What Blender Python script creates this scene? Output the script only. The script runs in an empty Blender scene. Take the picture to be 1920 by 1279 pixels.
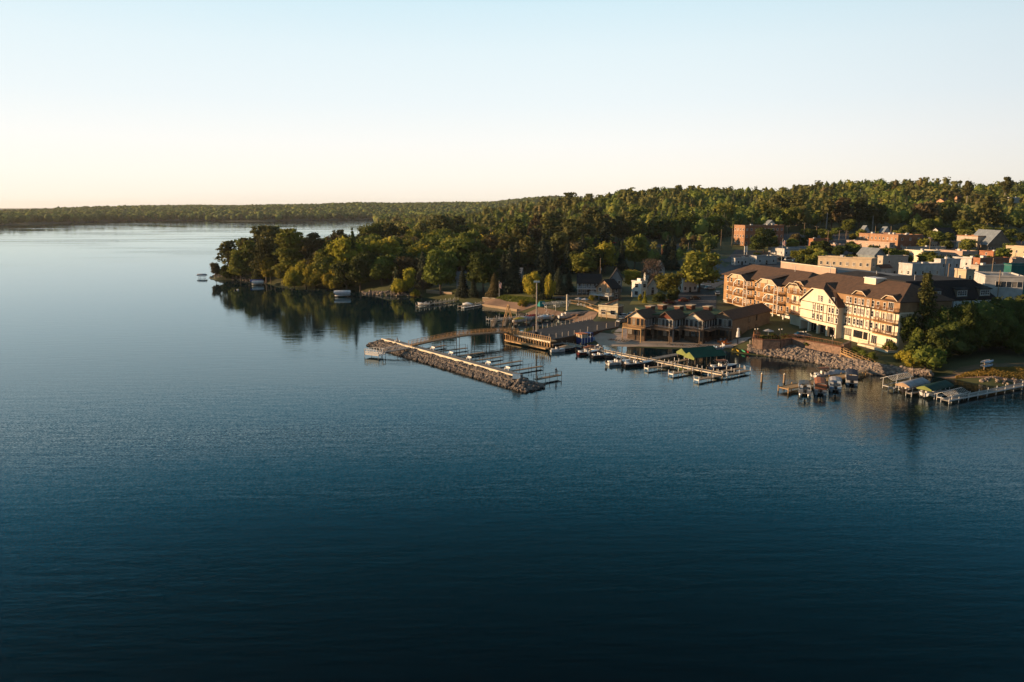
import bpy, math, random
import numpy as np
from mathutils import Vector, Matrix
R=math.radians; rnd=random.Random(7)
scene=bpy.context.scene; COL=scene.collection
# ---------------------------------------------------------------- camera
F=1400.;H=40.;TH=math.atan(251.5/F);CC,SS=math.cos(TH),math.sin(TH)
cd=bpy.data.cameras.new('camera'); cam=bpy.data.objects.new('camera',cd); COL.objects.link(cam)
cam.location=(0,0,H); cam.rotation_euler=(math.pi/2-TH,0,0)
cd.sensor_width=36; cd.lens=F/1920*36; cd.clip_start=1; cd.clip_end=40000
scene.camera=cam
def ray(px,py):
    u=(px-960)/F;v=(639.5-py)/F
    return (u,CC+v*SS,-SS+v*CC)
def G(px,py,z=0.):
    d=ray(px,py);t=(z-H)/d[2];return Vector((d[0]*t,d[1]*t,z))
def proj(x,y,z):
    z=z-H;f=y*CC-z*SS;up=y*SS+z*CC
    return 960+F*x/f,639.5-F*up/f
def onplane(px,py,p0,n):
    d=ray(px,py);t=(n[0]*p0[0]+n[1]*p0[1])/(n[0]*d[0]+n[1]*d[1]);return Vector((d[0]*t,d[1]*t,H+d[2]*t))
# ---------------------------------------------------------------- terrain
SH=[(1960,724),(1920,723),(1885,724),(1854,722),(1792,711),(1748,705),(1700,702),(1659,702),(1620,698),(1575,692),(1544,683),(1523,679),(1492,675),(1450,669),(1412,665),(1368,661),(1346,654),(1302,655),(1237,654),(1171,650),(1127,647),(1084,644),(1062,640),(1082,627),(1085,606),(1060,598),(1030,594),(1002,590),(970,584),(935,577),(907,574),(903,570),(860,567),(853,565),(786,556),(751,556),(712,554),(696,551),(661,543),(626,541),(590,539),(546,538),(528,536),(502,532),(470,527),(440,525),(404,525),(392,521),(412,517),(450,511),(520,501),(600,492),(650,484),(682,474),(694,458),(699,435),(702,411),(640,412.5),(487,415),(337,414),(232,414.5),(150,417.6),(75,419.5),(0,423)]
LAND=[(6000,60),(900,90),(300,140)]+[tuple(G(*p))[:2] for p in SH]+[(-1150,1500),(-1800,1400),(-3000,1300),(-9000,1200),(-9000,12000),(9000,12000),(9000,60)]
LA=np.array(LAND)
def sdist(x,y):
    x=np.asarray(x,float);y=np.asarray(y,float)
    d2=np.full(x.shape,1e18);ins=np.zeros(x.shape,bool)
    n=len(LA)
    for i in range(n):
        ax,ay=LA[i];bx,by=LA[(i+1)%n]
        dx,dy=bx-ax,by-ay;t=np.clip(((x-ax)*dx+(y-ay)*dy)/(dx*dx+dy*dy+1e-12),0,1)
        d2=np.minimum(d2,(x-ax-t*dx)**2+(y-ay-t*dy)**2)
        if abs(dy)>1e-12:
            c=((ay>y)!=(by>y))&(x<(bx-ax)*(y-ay)/(by-ay)+ax);ins^=c
    d=np.sqrt(d2);return np.where(ins,d,-d)
def sm(t): t=np.clip(t,0,1);return t*t*(3-2*t)
def hland(x,y):
    k=np.interp(x,[-400,-200,-100,0,100,200,350,600],[.06,.08,.15,.42,.75,.92,1.0,1.08])
    p=np.interp(y,[150,200,230,260,300,380,460,550,700,900,1200,1600,2200],[1,1.6,2.4,3.8,5.5,10,17,23,33,50,46,22,18])
    n=sm((y-520)/300)*k*(3*np.sin(x/61+y/140)+2.2*np.sin(x/37-y/83+1)+1.3*np.sin(x/19+y/41+2))
    u=x/np.maximum(y,1)
    far=sm((y-2300)/1400)*np.interp(u,[-.7,-.5,-.35,-.2,0,.2],[14,20,24,32,44,46])*(1+.08*np.sin(x/170)+.05*np.sin(x/71+y/300))
    return k*p+n+far
def height(x,y):
    s=sdist(x,y);h=hland(x,y)
    up=1.6*sm(s/11)+np.minimum(h,0.25+0.28*np.maximum(s,0))
    x=np.asarray(x,float);y=np.asarray(y,float)
    cap=1.95+.07*np.maximum(0,y-243)+.3*np.maximum(0,x-68)+.3*np.maximum(0,6-x)
    cap2=.08+.085*np.maximum(s,0)+.3*np.maximum(0,y-226)+.4*np.maximum(0,x-64)+.4*np.maximum(0,22-x)
    up=np.where(y<300,np.minimum(np.minimum(up,cap),cap2),up)
    return np.where(s>0,up,np.maximum(-3,s*.25))
def axis(a,b,step,hi_lo,hi_hi,g=1.07):
    c=list(np.arange(a,b+step,step));q=step
    while c[-1]<hi_hi: q*=g;c.append(c[-1]+q)
    q=step;l=[a]
    while l[-1]>hi_lo: q*=g;l.append(l[-1]-q)
    return np.array(l[::-1][:-1]+c)
XS=axis(-190,330,2.2,-9500,9500);YS=axis(140,420,2.2,-600,12500,1.05)
XX,YY=np.meshgrid(XS,YS);ZZ=height(XX,YY)
def Z(x,y):
    i=min(max(int(np.searchsorted(XS,x))-1,0),len(XS)-2);j=min(max(int(np.searchsorted(YS,y))-1,0),len(YS)-2)
    a=(x-XS[i])/(XS[i+1]-XS[i]);b=(y-YS[j])/(YS[j+1]-YS[j])
    return float((ZZ[j,i]*(1-a)+ZZ[j,i+1]*a)*(1-b)+(ZZ[j+1,i]*(1-a)+ZZ[j+1,i+1]*a)*b)
def T(px,py):
    "where the line of sight meets the ground"
    d=ray(px,py);t=100.;step=4.
    while t<6000:
        x,y,z=d[0]*t,d[1]*t,H+d[2]*t
        if z<=max(Z(x,y),0):
            lo,hi=t-step,t
            for _ in range(14):
                m=(lo+hi)/2
                if H+d[2]*m<=max(Z(d[0]*m,d[1]*m),0): hi=m
                else: lo=m
            return Vector((d[0]*hi,d[1]*hi,max(Z(d[0]*hi,d[1]*hi),0)))
        step=4 if t<800 else 20
        t+=step
    return Vector((d[0]*900,d[1]*900,Z(d[0]*900,d[1]*900)))
# ---------------------------------------------------------------- materials
MATS={}
def mat(name,c,c2=None,rough=.8,scale=1.,bump=0.,bscale=None,metal=0.,spec=.3,var=.0,coord='Object',stretch=None,emit=None,detail=4,obj_var=0.,sss=0):
    if name in MATS: return MATS[name]
    m=bpy.data.materials.new(name);m.use_nodes=True;nt=m.node_tree;N=nt.nodes;L=nt.links;b=N['Principled BSDF']
    b.inputs['Roughness'].default_value=rough;b.inputs['Metallic'].default_value=metal
    b.inputs['Specular IOR Level'].default_value=spec
    tc=N.new('ShaderNodeTexCoord');mp=N.new('ShaderNodeMapping');L.new(tc.outputs[coord],mp.inputs[0])
    if stretch: mp.inputs['Scale'].default_value=stretch
    nz=N.new('ShaderNodeTexNoise');nz.inputs['Scale'].default_value=scale;nz.inputs['Detail'].default_value=detail
    L.new(mp.outputs[0],nz.inputs['Vector'])
    if c2 is None: c2=tuple(v*.72 for v in c)
    rp=N.new('ShaderNodeValToRGB');rp.color_ramp.elements[0].position=.35;rp.color_ramp.elements[1].position=.65
    rp.color_ramp.elements[0].color=(*c,1);rp.color_ramp.elements[1].color=(*c2,1)
    L.new(nz.outputs[0],rp.inputs[0]);out=rp.outputs[0]
    if obj_var:
        oi=N.new('ShaderNodeObjectInfo');hs=N.new('ShaderNodeHueSaturation')
        mr=N.new('ShaderNodeMapRange');mr.inputs[3].default_value=1-obj_var;mr.inputs[4].default_value=1+obj_var
        L.new(oi.outputs['Random'],mr.inputs[0]);L.new(mr.outputs[0],hs.inputs['Value'])
        mr2=N.new('ShaderNodeMapRange');mr2.inputs[3].default_value=.5-.035*obj_var*2;mr2.inputs[4].default_value=.5+.02*obj_var*2
        ml=N.new('ShaderNodeMath');ml.operation='MULTIPLY';ml.inputs[1].default_value=7.31
        fr=N.new('ShaderNodeMath');fr.operation='FRACT';L.new(oi.outputs['Random'],ml.inputs[0]);L.new(ml.outputs[0],fr.inputs[0]);L.new(fr.outputs[0],mr2.inputs[0]);L.new(mr2.outputs[0],hs.inputs['Hue'])
        L.new(out,hs.inputs['Color']);out=hs.outputs[0]
    L.new(out,b.inputs['Base Color'])
    if bump:
        n2=N.new('ShaderNodeTexNoise');n2.inputs['Scale'].default_value=bscale or scale*4;L.new(mp.outputs[0],n2.inputs['Vector'])
        bp=N.new('ShaderNodeBump');bp.inputs['Strength'].default_value=bump;bp.inputs['Distance'].default_value=.1
        L.new(n2.outputs[0],bp.inputs['Height']);L.new(bp.outputs[0],b.inputs['Normal'])
    if emit:
        b.inputs['Emission Color'].default_value=(*emit[0],1);b.inputs['Emission Strength'].default_value=emit[1]
    MATS[name]=m;return m
def stripes(name,c,c2,scale,axis='Z',rough=.8,width=.2):
    "lap siding or boards: thin darker lines"
    m=mat(name,c,rough=rough,scale=.6)
    nt=m.node_tree;N=nt.nodes;L=nt.links;b=N['Principled BSDF']
    w=N.new('ShaderNodeTexWave');w.bands_direction=axis;w.inputs['Scale'].default_value=scale;w.wave_profile='SAW'
    mp=[n for n in N if n.type=='MAPPING'][0];L.new(mp.outputs[0],w.inputs['Vector'])
    rp=N.new('ShaderNodeValToRGB');rp.color_ramp.elements[0].position=width;rp.color_ramp.elements[1].position=width+.1
    rp.color_ramp.elements[0].color=(.7,.7,.7,1);rp.color_ramp.elements[1].color=(1,1,1,1)
    L.new(w.outputs['Fac'],rp.inputs[0])
    mx=N.new('ShaderNodeMix');mx.data_type='RGBA';mx.blend_type='MULTIPLY';mx.inputs[0].default_value=1
    src=b.inputs['Base Color'].links[0].from_socket
    L.new(src,mx.inputs[6]);L.new(rp.outputs[0],mx.inputs[7]);L.new(mx.outputs[2],b.inputs['Base Color'])
    return m
def leafmat(name,c,c2,ov=.25,tint=False,tl=.28):
    m=mat(name,c,c2,rough=.8,scale=5.,spec=.1,obj_var=0 if tint else ov,detail=2)
    nt=m.node_tree;N=nt.nodes;L=nt.links;b=N['Principled BSDF']
    src=b.inputs['Base Color'].links[0].from_socket
    if tint:
        at=N.new('ShaderNodeAttribute');at.attribute_name='tint'
        mx=N.new('ShaderNodeMix');mx.data_type='RGBA';mx.blend_type='MULTIPLY';mx.inputs[0].default_value=1
        L.new(src,mx.inputs[6]);L.new(at.outputs['Color'],mx.inputs[7]);src=mx.outputs[2];L.new(src,b.inputs['Base Color'])
    tr=N.new('ShaderNodeBsdfTranslucent');L.new(src,tr.inputs['Color'])
    ms=N.new('ShaderNodeMixShader');ms.inputs[0].default_value=tl
    o=[n for n in N if n.type=='OUTPUT_MATERIAL'][0]
    L.new(b.outputs[0],ms.inputs[1]);L.new(tr.outputs[0],ms.inputs[2]);L.new(ms.outputs[0],o.inputs[0])
    return m
M=dict(
 green=leafmat('leaves_green',(.175,.20,.036),(.085,.11,.024)),
 olive=leafmat('leaves_olive',(.26,.26,.045),(.14,.15,.03)),
 dgreen=leafmat('leaves_dark',(.10,.125,.03),(.05,.068,.018)),
 yellow=leafmat('leaves_yellow_green',(.42,.36,.05),(.24,.24,.03),tl=.42),
 pine=leafmat('needles_pine',(.15,.145,.045),(.07,.08,.028)),
 spruce=leafmat('needles_spruce',(.07,.085,.052),(.034,.048,.032)),
 brownleaf=leafmat('leaves_rust',(.16,.125,.055),(.09,.075,.036)),
 bare=leafmat('twigs_grey_red',(.17,.115,.09),(.11,.08,.065)),
 forest=leafmat('leaves_wood',(1,1,1),(.72,.72,.72),tint=True,tl=.36),
 bark=mat('bark',(.12,.085,.06),(.06,.045,.035),scale=6,bump=.4),
 birch=mat('bark_pale',(.42,.38,.33),(.2,.17,.15),scale=5),
 rock=mat('rock',(.33,.27,.22),(.15,.125,.11),scale=1.3,bump=.5,obj_var=.35,rough=.9),
 grass=mat('grass',(.22,.19,.05),(.12,.12,.03),scale=.6,bump=.5,bscale=9,coord='Generated'),
 concrete=mat('concrete',(.42,.38,.33),(.3,.27,.24),scale=1.,bump=.2),
 asphalt=mat('asphalt',(.048,.046,.048),(.036,.035,.038),scale=.4,bump=.2,bscale=20),
 asph2=mat('asphalt_old',(.085,.085,.09),(.06,.062,.068),scale=.25,bump=.2,bscale=20),
 sand=mat('sand',(.46,.37,.29),(.36,.29,.225),scale=.25,bump=.35,bscale=2),
 sand2=mat('brown_sand',(.26,.17,.12),(.18,.12,.085),scale=.25,bump=.35,bscale=2),
 brush=mat('shore_soil',(.14,.10,.06),(.08,.07,.035),scale=.5,bump=.5),
 wood=mat('weathered_wood',(.38,.28,.18),(.24,.17,.11),scale=2,stretch=(1,8,8)),
 wood2=mat('golden_wood',(.52,.34,.16),(.34,.21,.10),scale=2,stretch=(1,8,8)),
 bwood=mat('brown_shaded_wood',(.17,.125,.09),(.11,.08,.06),scale=2),  # wood darkened to stand in for shade on the beach units
 dwood=mat('dark_wood',(.10,.065,.04),(.05,.035,.025),scale=2),
 greyd=mat('grey_decking',(.25,.235,.215),(.17,.16,.15),scale=1.2,bump=.2),
 white=mat('white_paint',(.78,.76,.72),(.66,.64,.6),scale=1.2,rough=.55),
 cream=mat('cream_stucco',(.74,.66,.51),(.66,.58,.44),scale=.5,rough=.9,bump=.15,bscale=12),
 tan=mat('tan_stucco',(.52,.42,.29),(.44,.35,.25),scale=.5,rough=.9),
 beige=mat('beige_block',(.45,.4,.33),(.36,.32,.27),scale=.5),
 pink=mat('pink_stucco',(.46,.33,.26),(.38,.28,.22),scale=.5),
 brick=stripes('brick',(.40,.17,.09),(.2,.1,.05),1.6,width=.18),
 brick2=stripes('brick_orange',(.40,.22,.125),(.2,.1,.05),1.6,width=.18),
 siding=stripes('brown_siding',(.36,.22,.115),(.2,.1,.05),1.3),
 siding2=stripes('amber_shingle',(.44,.255,.115),(.2,.1,.05),1.6),
 csiding=stripes('cream_siding',(.84,.75,.52),(.2,.1,.05),1.3),
 wsiding=stripes('white_siding',(.56,.56,.55),(.2,.1,.05),1.3),
 bsiding=stripes('blue_grey_siding',(.22,.27,.30),(.2,.1,.05),1.3),
 osiding=stripes('peach_siding',(.55,.34,.20),(.2,.1,.05),1.3),
 rsiding=stripes('red_shingle',(.20,.055,.03),(.2,.1,.05),1.6),
 tsiding=stripes('taupe_siding',(.24,.19,.14),(.2,.1,.05),1.3),
 teal=stripes('teal_steel',(.02,.16,.15),(.2,.1,.05),2,axis='X'),
 roofb=mat('brown_shingle',(.115,.068,.045),(.08,.05,.036),scale=.9,bump=.3,bscale=14,rough=.95),
 roofd=mat('dark_shingle',(.028,.025,.025),(.019,.018,.02),scale=.8,bump=.3,bscale=14,rough=.95),
 roofg=mat('grey_membrane',(.20,.21,.22),(.13,.14,.15),scale=.15,rough=.9),
 roofr=mat('rust_roof',(.16,.07,.045),(.1,.05,.035),scale=.6,rough=.9),
 roofs=stripes('grey_steel_roof',(.22,.25,.28),(.2,.1,.05),1.5,axis='X',rough=.5),
 turf=mat('roof_turf',(.05,.09,.03),(.035,.06,.022),scale=2,bump=.4),
 glass=mat('dark_glass',(.022,.026,.032),(.015,.018,.022),rough=.08,spec=.6),
 curtain=mat('pane_with_curtain',(.30,.27,.23),(.2,.18,.155),rough=.25,scale=1.5),
 timber=mat('dark_timber',(.06,.038,.022),(.035,.024,.016),scale=3),
 rail=mat('red_brown_rail',(.30,.14,.06),(.2,.09,.04),scale=3),
 metal=mat('grey_metal',(.45,.46,.47),(.36,.37,.38),rough=.4,metal=.6,scale=2),
 dmetal=mat('dark_metal',(.05,.05,.055),rough=.5,scale=2),
 alu=mat('white_aluminium',(.66,.66,.64),(.55,.55,.53),rough=.4,scale=2),
 black=mat('black_plastic',(.015,.015,.016),rough=.35,scale=2),
 red=mat('red_paint',(.5,.03,.02),rough=.45,scale=2),
 blue=mat('blue_paint',(.02,.07,.28),rough=.5,scale=2),
 lblue=mat('light_blue_paint',(.25,.42,.62),rough=.5,scale=2),
 orange=mat('orange_plastic',(.72,.20,.03),rough=.5,scale=2),
 yel=mat('yellow_plastic',(.62,.42,.04),rough=.45,scale=2),
 lgreen=mat('green_plastic',(.08,.4,.2),rough=.45,scale=2),
 tealc=mat('teal_canvas',(.01,.22,.22),rough=.8,scale=2),
 gcanvas=mat('green_canvas',(.010,.085,.055),(.008,.065,.042),rough=.85,scale=.8),
 gend=mat('pale_green_canvas',(.20,.24,.07),rough=.85,scale=.8),
 tcanvas=mat('tan_canvas',(.42,.3,.2),rough=.9,scale=.8),
 rcanvas=mat('rust_canvas',(.38,.15,.08),rough=.9,scale=.8),
 gcloth=mat('grey_canvas',(.42,.42,.44),rough=.85,scale=.8),
 bcloth=mat('dark_blue_canvas',(.03,.045,.08),rough=.85,scale=.8),
 dgc=mat('dark_green_canvas',(.02,.07,.06),rough=.85,scale=.8),
 maroon=mat('maroon_gel',(.14,.03,.03),rough=.3,scale=.8),
 navy=mat('navy_gel',(.02,.04,.09),rough=.25,scale=.8),
 gel=mat('white_gel',(.75,.75,.74),rough=.25,scale=.8),
 silver=mat('silver_gel',(.4,.42,.44),rough=.3,metal=.5,scale=.8),
 skin=mat('skin',(.45,.27,.19),rough=.6,scale=4),
 cloth1=mat('dark_clothes',(.03,.035,.05),rough=.9,scale=4),
 cloth2=mat('pale_clothes',(.5,.47,.42),rough=.9,scale=4),
 stone=mat('retaining_blocks',(.27,.175,.125),(.14,.095,.07),scale=1.6,bump=.9,bscale=3),
 lampw=mat('lamp_globe',(.8,.78,.7),rough=.4,scale=2),
 trail=mat('navy_hull_dark',(.03,.03,.035),rough=.3,scale=1),
)
# ---------------------------------------------------------------- mesh helper
class MB:
    def __init__(s): s.v=[];s.f=[];s.m=[];s.ms=[]
    def mi(s,m):
        if m not in s.ms: s.ms.append(m)
        return s.ms.index(m)
    def add(s,vs,fs,m):
        o=len(s.v);k=s.mi(m);s.v+= [tuple(p) for p in vs]
        for f in fs: s.f.append(tuple(i+o for i in f));s.m.append(k)
        return s
    def box(s,x0,x1,y0,y1,z0,z1,m):
        if x0>x1:x0,x1=x1,x0
        if y0>y1:y0,y1=y1,y0
        return s.add([(x0,y0,z0),(x1,y0,z0),(x1,y1,z0),(x0,y1,z0),(x0,y0,z1),(x1,y0,z1),(x1,y1,z1),(x0,y1,z1)],
            [(0,3,2,1),(4,5,6,7),(0,1,5,4),(1,2,6,5),(2,3,7,6),(3,0,4,7)],m)
    def bar(s,a,b,w,h,m):
        "box beam from a to b, width w, height h"
        a,b=Vector(a),Vector(b);d=(b-a);d.normalize()
        up=Vector((0,0,1)) if abs(d.z)<.95 else Vector((1,0,0))
        sd=d.cross(up).normalized()*w/2;u=sd.cross(d).normalized()*h/2
        P=[a-sd-u,a+sd-u,a+sd+u,a-sd+u,b-sd-u,b+sd-u,b+sd+u,b-sd+u]
        return s.add(P,[(0,1,2,3),(7,6,5,4),(0,4,5,1),(1,5,6,2),(2,6,7,3),(3,7,4,0)],m)
    def tube(s,a,b,r,m,r2=None,n=8):
        a,b=Vector(a),Vector(b);d=(b-a).normalized();r2=r if r2 is None else r2
        up=Vector((0,0,1)) if abs(d.z)<.95 else Vector((1,0,0));p=d.cross(up).normalized();q=d.cross(p)
        vs=[a+(p*math.cos(t)+q*math.sin(t))*r for t in [i*2*math.pi/n for i in range(n)]]+[b+(p*math.cos(t)+q*math.sin(t))*r2 for t in [i*2*math.pi/n for i in range(n)]]
        fs=[(i,i+n,(i+1)%n+n,(i+1)%n) for i in range(n)]+[tuple(range(n)),tuple(range(2*n-1,n-1,-1))]
        return s.add(vs,fs,m)
    def prism(s,poly,z0,z1,m,mtop=None):
        n=len(poly);vs=[(x,y,z0) for x,y in poly]+[(x,y,z1) for x,y in poly]
        s.add(vs,[(i,(i+1)%n,(i+1)%n+n,i+n) for i in range(n)]+[tuple(range(n-1,-1,-1))],m)
        return s.add([(x,y,z1) for x,y in poly],[tuple(range(n))],mtop or m)
    def ext(s,pts,vec,m):
        "extrude planar polygon along vec"
        n=len(pts);v=Vector(vec);P=[Vector(p) for p in pts];Q=[p+v for p in P]
        return s.add(P+Q,[tuple(range(n)),tuple(range(2*n-1,n-1,-1))]+[(i,i+n,(i+1)%n+n,(i+1)%n) for i in range(n)],m)
    def loft(s,rings,m,cap=True,close=True):
        n=len(rings[0]);vs=[p for r in rings for p in r];fs=[]
        for k in range(len(rings)-1):
            for i in range(n if close else n-1):
                j=(i+1)%n;fs.append((k*n+i,k*n+j,(k+1)*n+j,(k+1)*n+i))
        if cap: fs+= [tuple(range(n-1,-1,-1)),tuple((len(rings)-1)*n+i for i in range(n))]
        return s.add(vs,fs,m)
    def ball(s,c,r,m,sz=1.,n=10):
        rings=[]
        for k in range(1,6):
            t=math.pi*k/6;rings.append([(c[0]+r*math.sin(t)*math.cos(a),c[1]+r*math.sin(t)*math.sin(a),c[2]+r*sz*math.cos(t)) for a in [i*2*math.pi/n for i in range(n)]])
        return s.loft(rings,m)
    def mesh(s,name,smooth=False):
        me=bpy.data.meshes.new(name);me.from_pydata(s.v,[],s.f)
        for k in s.ms: me.materials.append(M[k] if isinstance(k,str) else k)
        me.polygons.foreach_set('material_index',s.m)
        if smooth: me.polygons.foreach_set('use_smooth',[True]*len(s.f))
        me.update();return me
def link(name,me,parent=None,loc=None,rz=0,scale=None):
    o=bpy.data.objects.new(name,me);COL.objects.link(o)
    if parent: o.parent=parent
    if loc is not None:o.location=loc
    if rz:o.rotation_euler=(0,0,rz)
    if scale:o.scale=scale
    return o
def tag(o,label=None,cat=None,group=None,kind=None):
    if label:o['label']=label
    if cat:o['category']=cat
    if group:o['group']=group
    if kind:o['kind']=kind
    return o
def thing(name,label,cat,loc=(0,0,0),rz=0,group=None):
    return tag(link(name,None,None,loc,rz),label,cat,group)
def part(mb,name,parent,loc=None,rz=0,smooth=False,label=None):
    o=link(name,mb.mesh(name,smooth),parent,loc,rz)
    if label:o['label']=label
    return o
def kids(o): return [c for c in KIDS.get(o.name,[])]
def copy_tree(o,parent=None):
    c=o.copy();COL.objects.link(c);c.parent=parent
    for ch in o.children: copy_tree(ch,c)
    return c
CA,SA=math.cos(R(14.1)),math.sin(R(14.1))
# ---------------------------------------------------------------- world, sun
SUN_EL=R(9.3);SUN_AZ=(-.99,.139)
w=bpy.data.worlds.new('World');scene.world=w;w.use_nodes=True;nt=w.node_tree;N=nt.nodes;L=nt.links;bg=N['Background']
tc=N.new('ShaderNodeTexCoord');sx=N.new('ShaderNodeSeparateXYZ');L.new(tc.outputs['Generated'],sx.inputs[0])
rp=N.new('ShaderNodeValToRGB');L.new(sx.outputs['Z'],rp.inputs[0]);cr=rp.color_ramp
stops=[(0,(1.0,.89,.75)),(.012,(1.02,.93,.80)),(.04,(1.02,.965,.87)),(.08,(.97,.965,.93)),(.13,(.86,.93,.95)),(.19,(.78,.90,.945)),(.245,(.66,.845,.925)),(.28,(.27,.63,.82)),(.34,(.075,.385,.575)),(.44,(.03,.18,.262)),(.60,(.014,.07,.105)),(.74,(.12,.22,.30)),(1,(.42,.52,.60))]  # zenith stops raised beyond a natural sky as added fill light
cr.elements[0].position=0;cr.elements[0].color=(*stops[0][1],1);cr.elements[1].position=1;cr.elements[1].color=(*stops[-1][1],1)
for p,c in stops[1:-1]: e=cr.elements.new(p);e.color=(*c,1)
# faint thin cloud bands near the horizon
mp=N.new('ShaderNodeMapping');mp.inputs['Scale'].default_value=(1.2,1.2,45);L.new(tc.outputs['Generated'],mp.inputs[0])
nz=N.new('ShaderNodeTexNoise');nz.inputs['Scale'].default_value=1.6;nz.inputs['Detail'].default_value=5;L.new(mp.outputs[0],nz.inputs['Vector'])
r2=N.new('ShaderNodeMapRange');r2.inputs[1].default_value=.52;r2.inputs[2].default_value=.75;r2.inputs[3].default_value=0;r2.inputs[4].default_value=.10;L.new(nz.outputs[0],r2.inputs[0])
lo=N.new('ShaderNodeMapRange');lo.inputs[1].default_value=.0;lo.inputs[2].default_value=.035;lo.inputs[3].default_value=1;lo.inputs[4].default_value=0;L.new(sx.outputs['Z'],lo.inputs[0])
ml=N.new('ShaderNodeMath');ml.operation='MULTIPLY';L.new(r2.outputs[0],ml.inputs[0]);L.new(lo.outputs[0],ml.inputs[1])
cm=N.new('ShaderNodeMix');cm.data_type='RGBA';cm.inputs[7].default_value=(.62,.50,.46,1);L.new(ml.outputs[0],cm.inputs[0]);L.new(rp.outputs[0],cm.inputs[6])
# the physical sky adds the glow on the sun's side
sk=N.new('ShaderNodeTexSky');sk.sky_type='NISHITA';sk.sun_disc=False;sk.sun_elevation=SUN_EL;sk.sun_rotation=math.atan2(SUN_AZ[0],SUN_AZ[1])
# the sky away from the sun, behind the camera, is darker
dt=N.new('ShaderNodeVectorMath');dt.operation='DOT_PRODUCT';dt.inputs[1].default_value=(-.62,.78,0);L.new(tc.outputs['Generated'],dt.inputs[0])
az=N.new('ShaderNodeMapRange');az.interpolation_type='SMOOTHSTEP';az.inputs[1].default_value=-.7;az.inputs[2].default_value=.75;az.inputs[3].default_value=.42;az.inputs[4].default_value=1.0;L.new(dt.outputs['Value'],az.inputs[0])
azm=N.new('ShaderNodeMix');azm.data_type='RGBA';azm.blend_type='MULTIPLY';azm.inputs[0].default_value=1;L.new(cm.outputs[2],azm.inputs[6])
azc=N.new('ShaderNodeMix');azc.data_type='RGBA';azc.inputs[6].default_value=(.34,.42,.52,1);azc.inputs[7].default_value=(1,1,1,1)
az.inputs[3].default_value=0;L.new(az.outputs[0],azc.inputs[0]);L.new(azc.outputs[2],azm.inputs[7]);cm=azm
sm_=N.new('ShaderNodeMix');sm_.data_type='RGBA';sm_.blend_type='ADD';sm_.inputs[0].default_value=.004
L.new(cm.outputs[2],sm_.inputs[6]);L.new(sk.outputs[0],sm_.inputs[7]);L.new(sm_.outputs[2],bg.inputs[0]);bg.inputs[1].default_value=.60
sd=bpy.data.lights.new('sun','SUN');so=bpy.data.objects.new('sun',sd);COL.objects.link(so)
sd.energy=5.0;sd.angle=R(.6);sd.color=(1,.64,.34)
v=Vector((SUN_AZ[0]*math.cos(SUN_EL),SUN_AZ[1]*math.cos(SUN_EL),math.sin(SUN_EL)));so.rotation_euler=v.to_track_quat('Z','Y').to_euler()
so.location=(-300,100,200)
scene.view_settings.view_transform='Standard';scene.view_settings.look='None';scene.view_settings.exposure=.76;scene.view_settings.gamma=1
scene.cycles.max_bounces=5;scene.cycles.transparent_max_bounces=4;scene.cycles.caustics_reflective=False;scene.cycles.caustics_refractive=False
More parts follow.
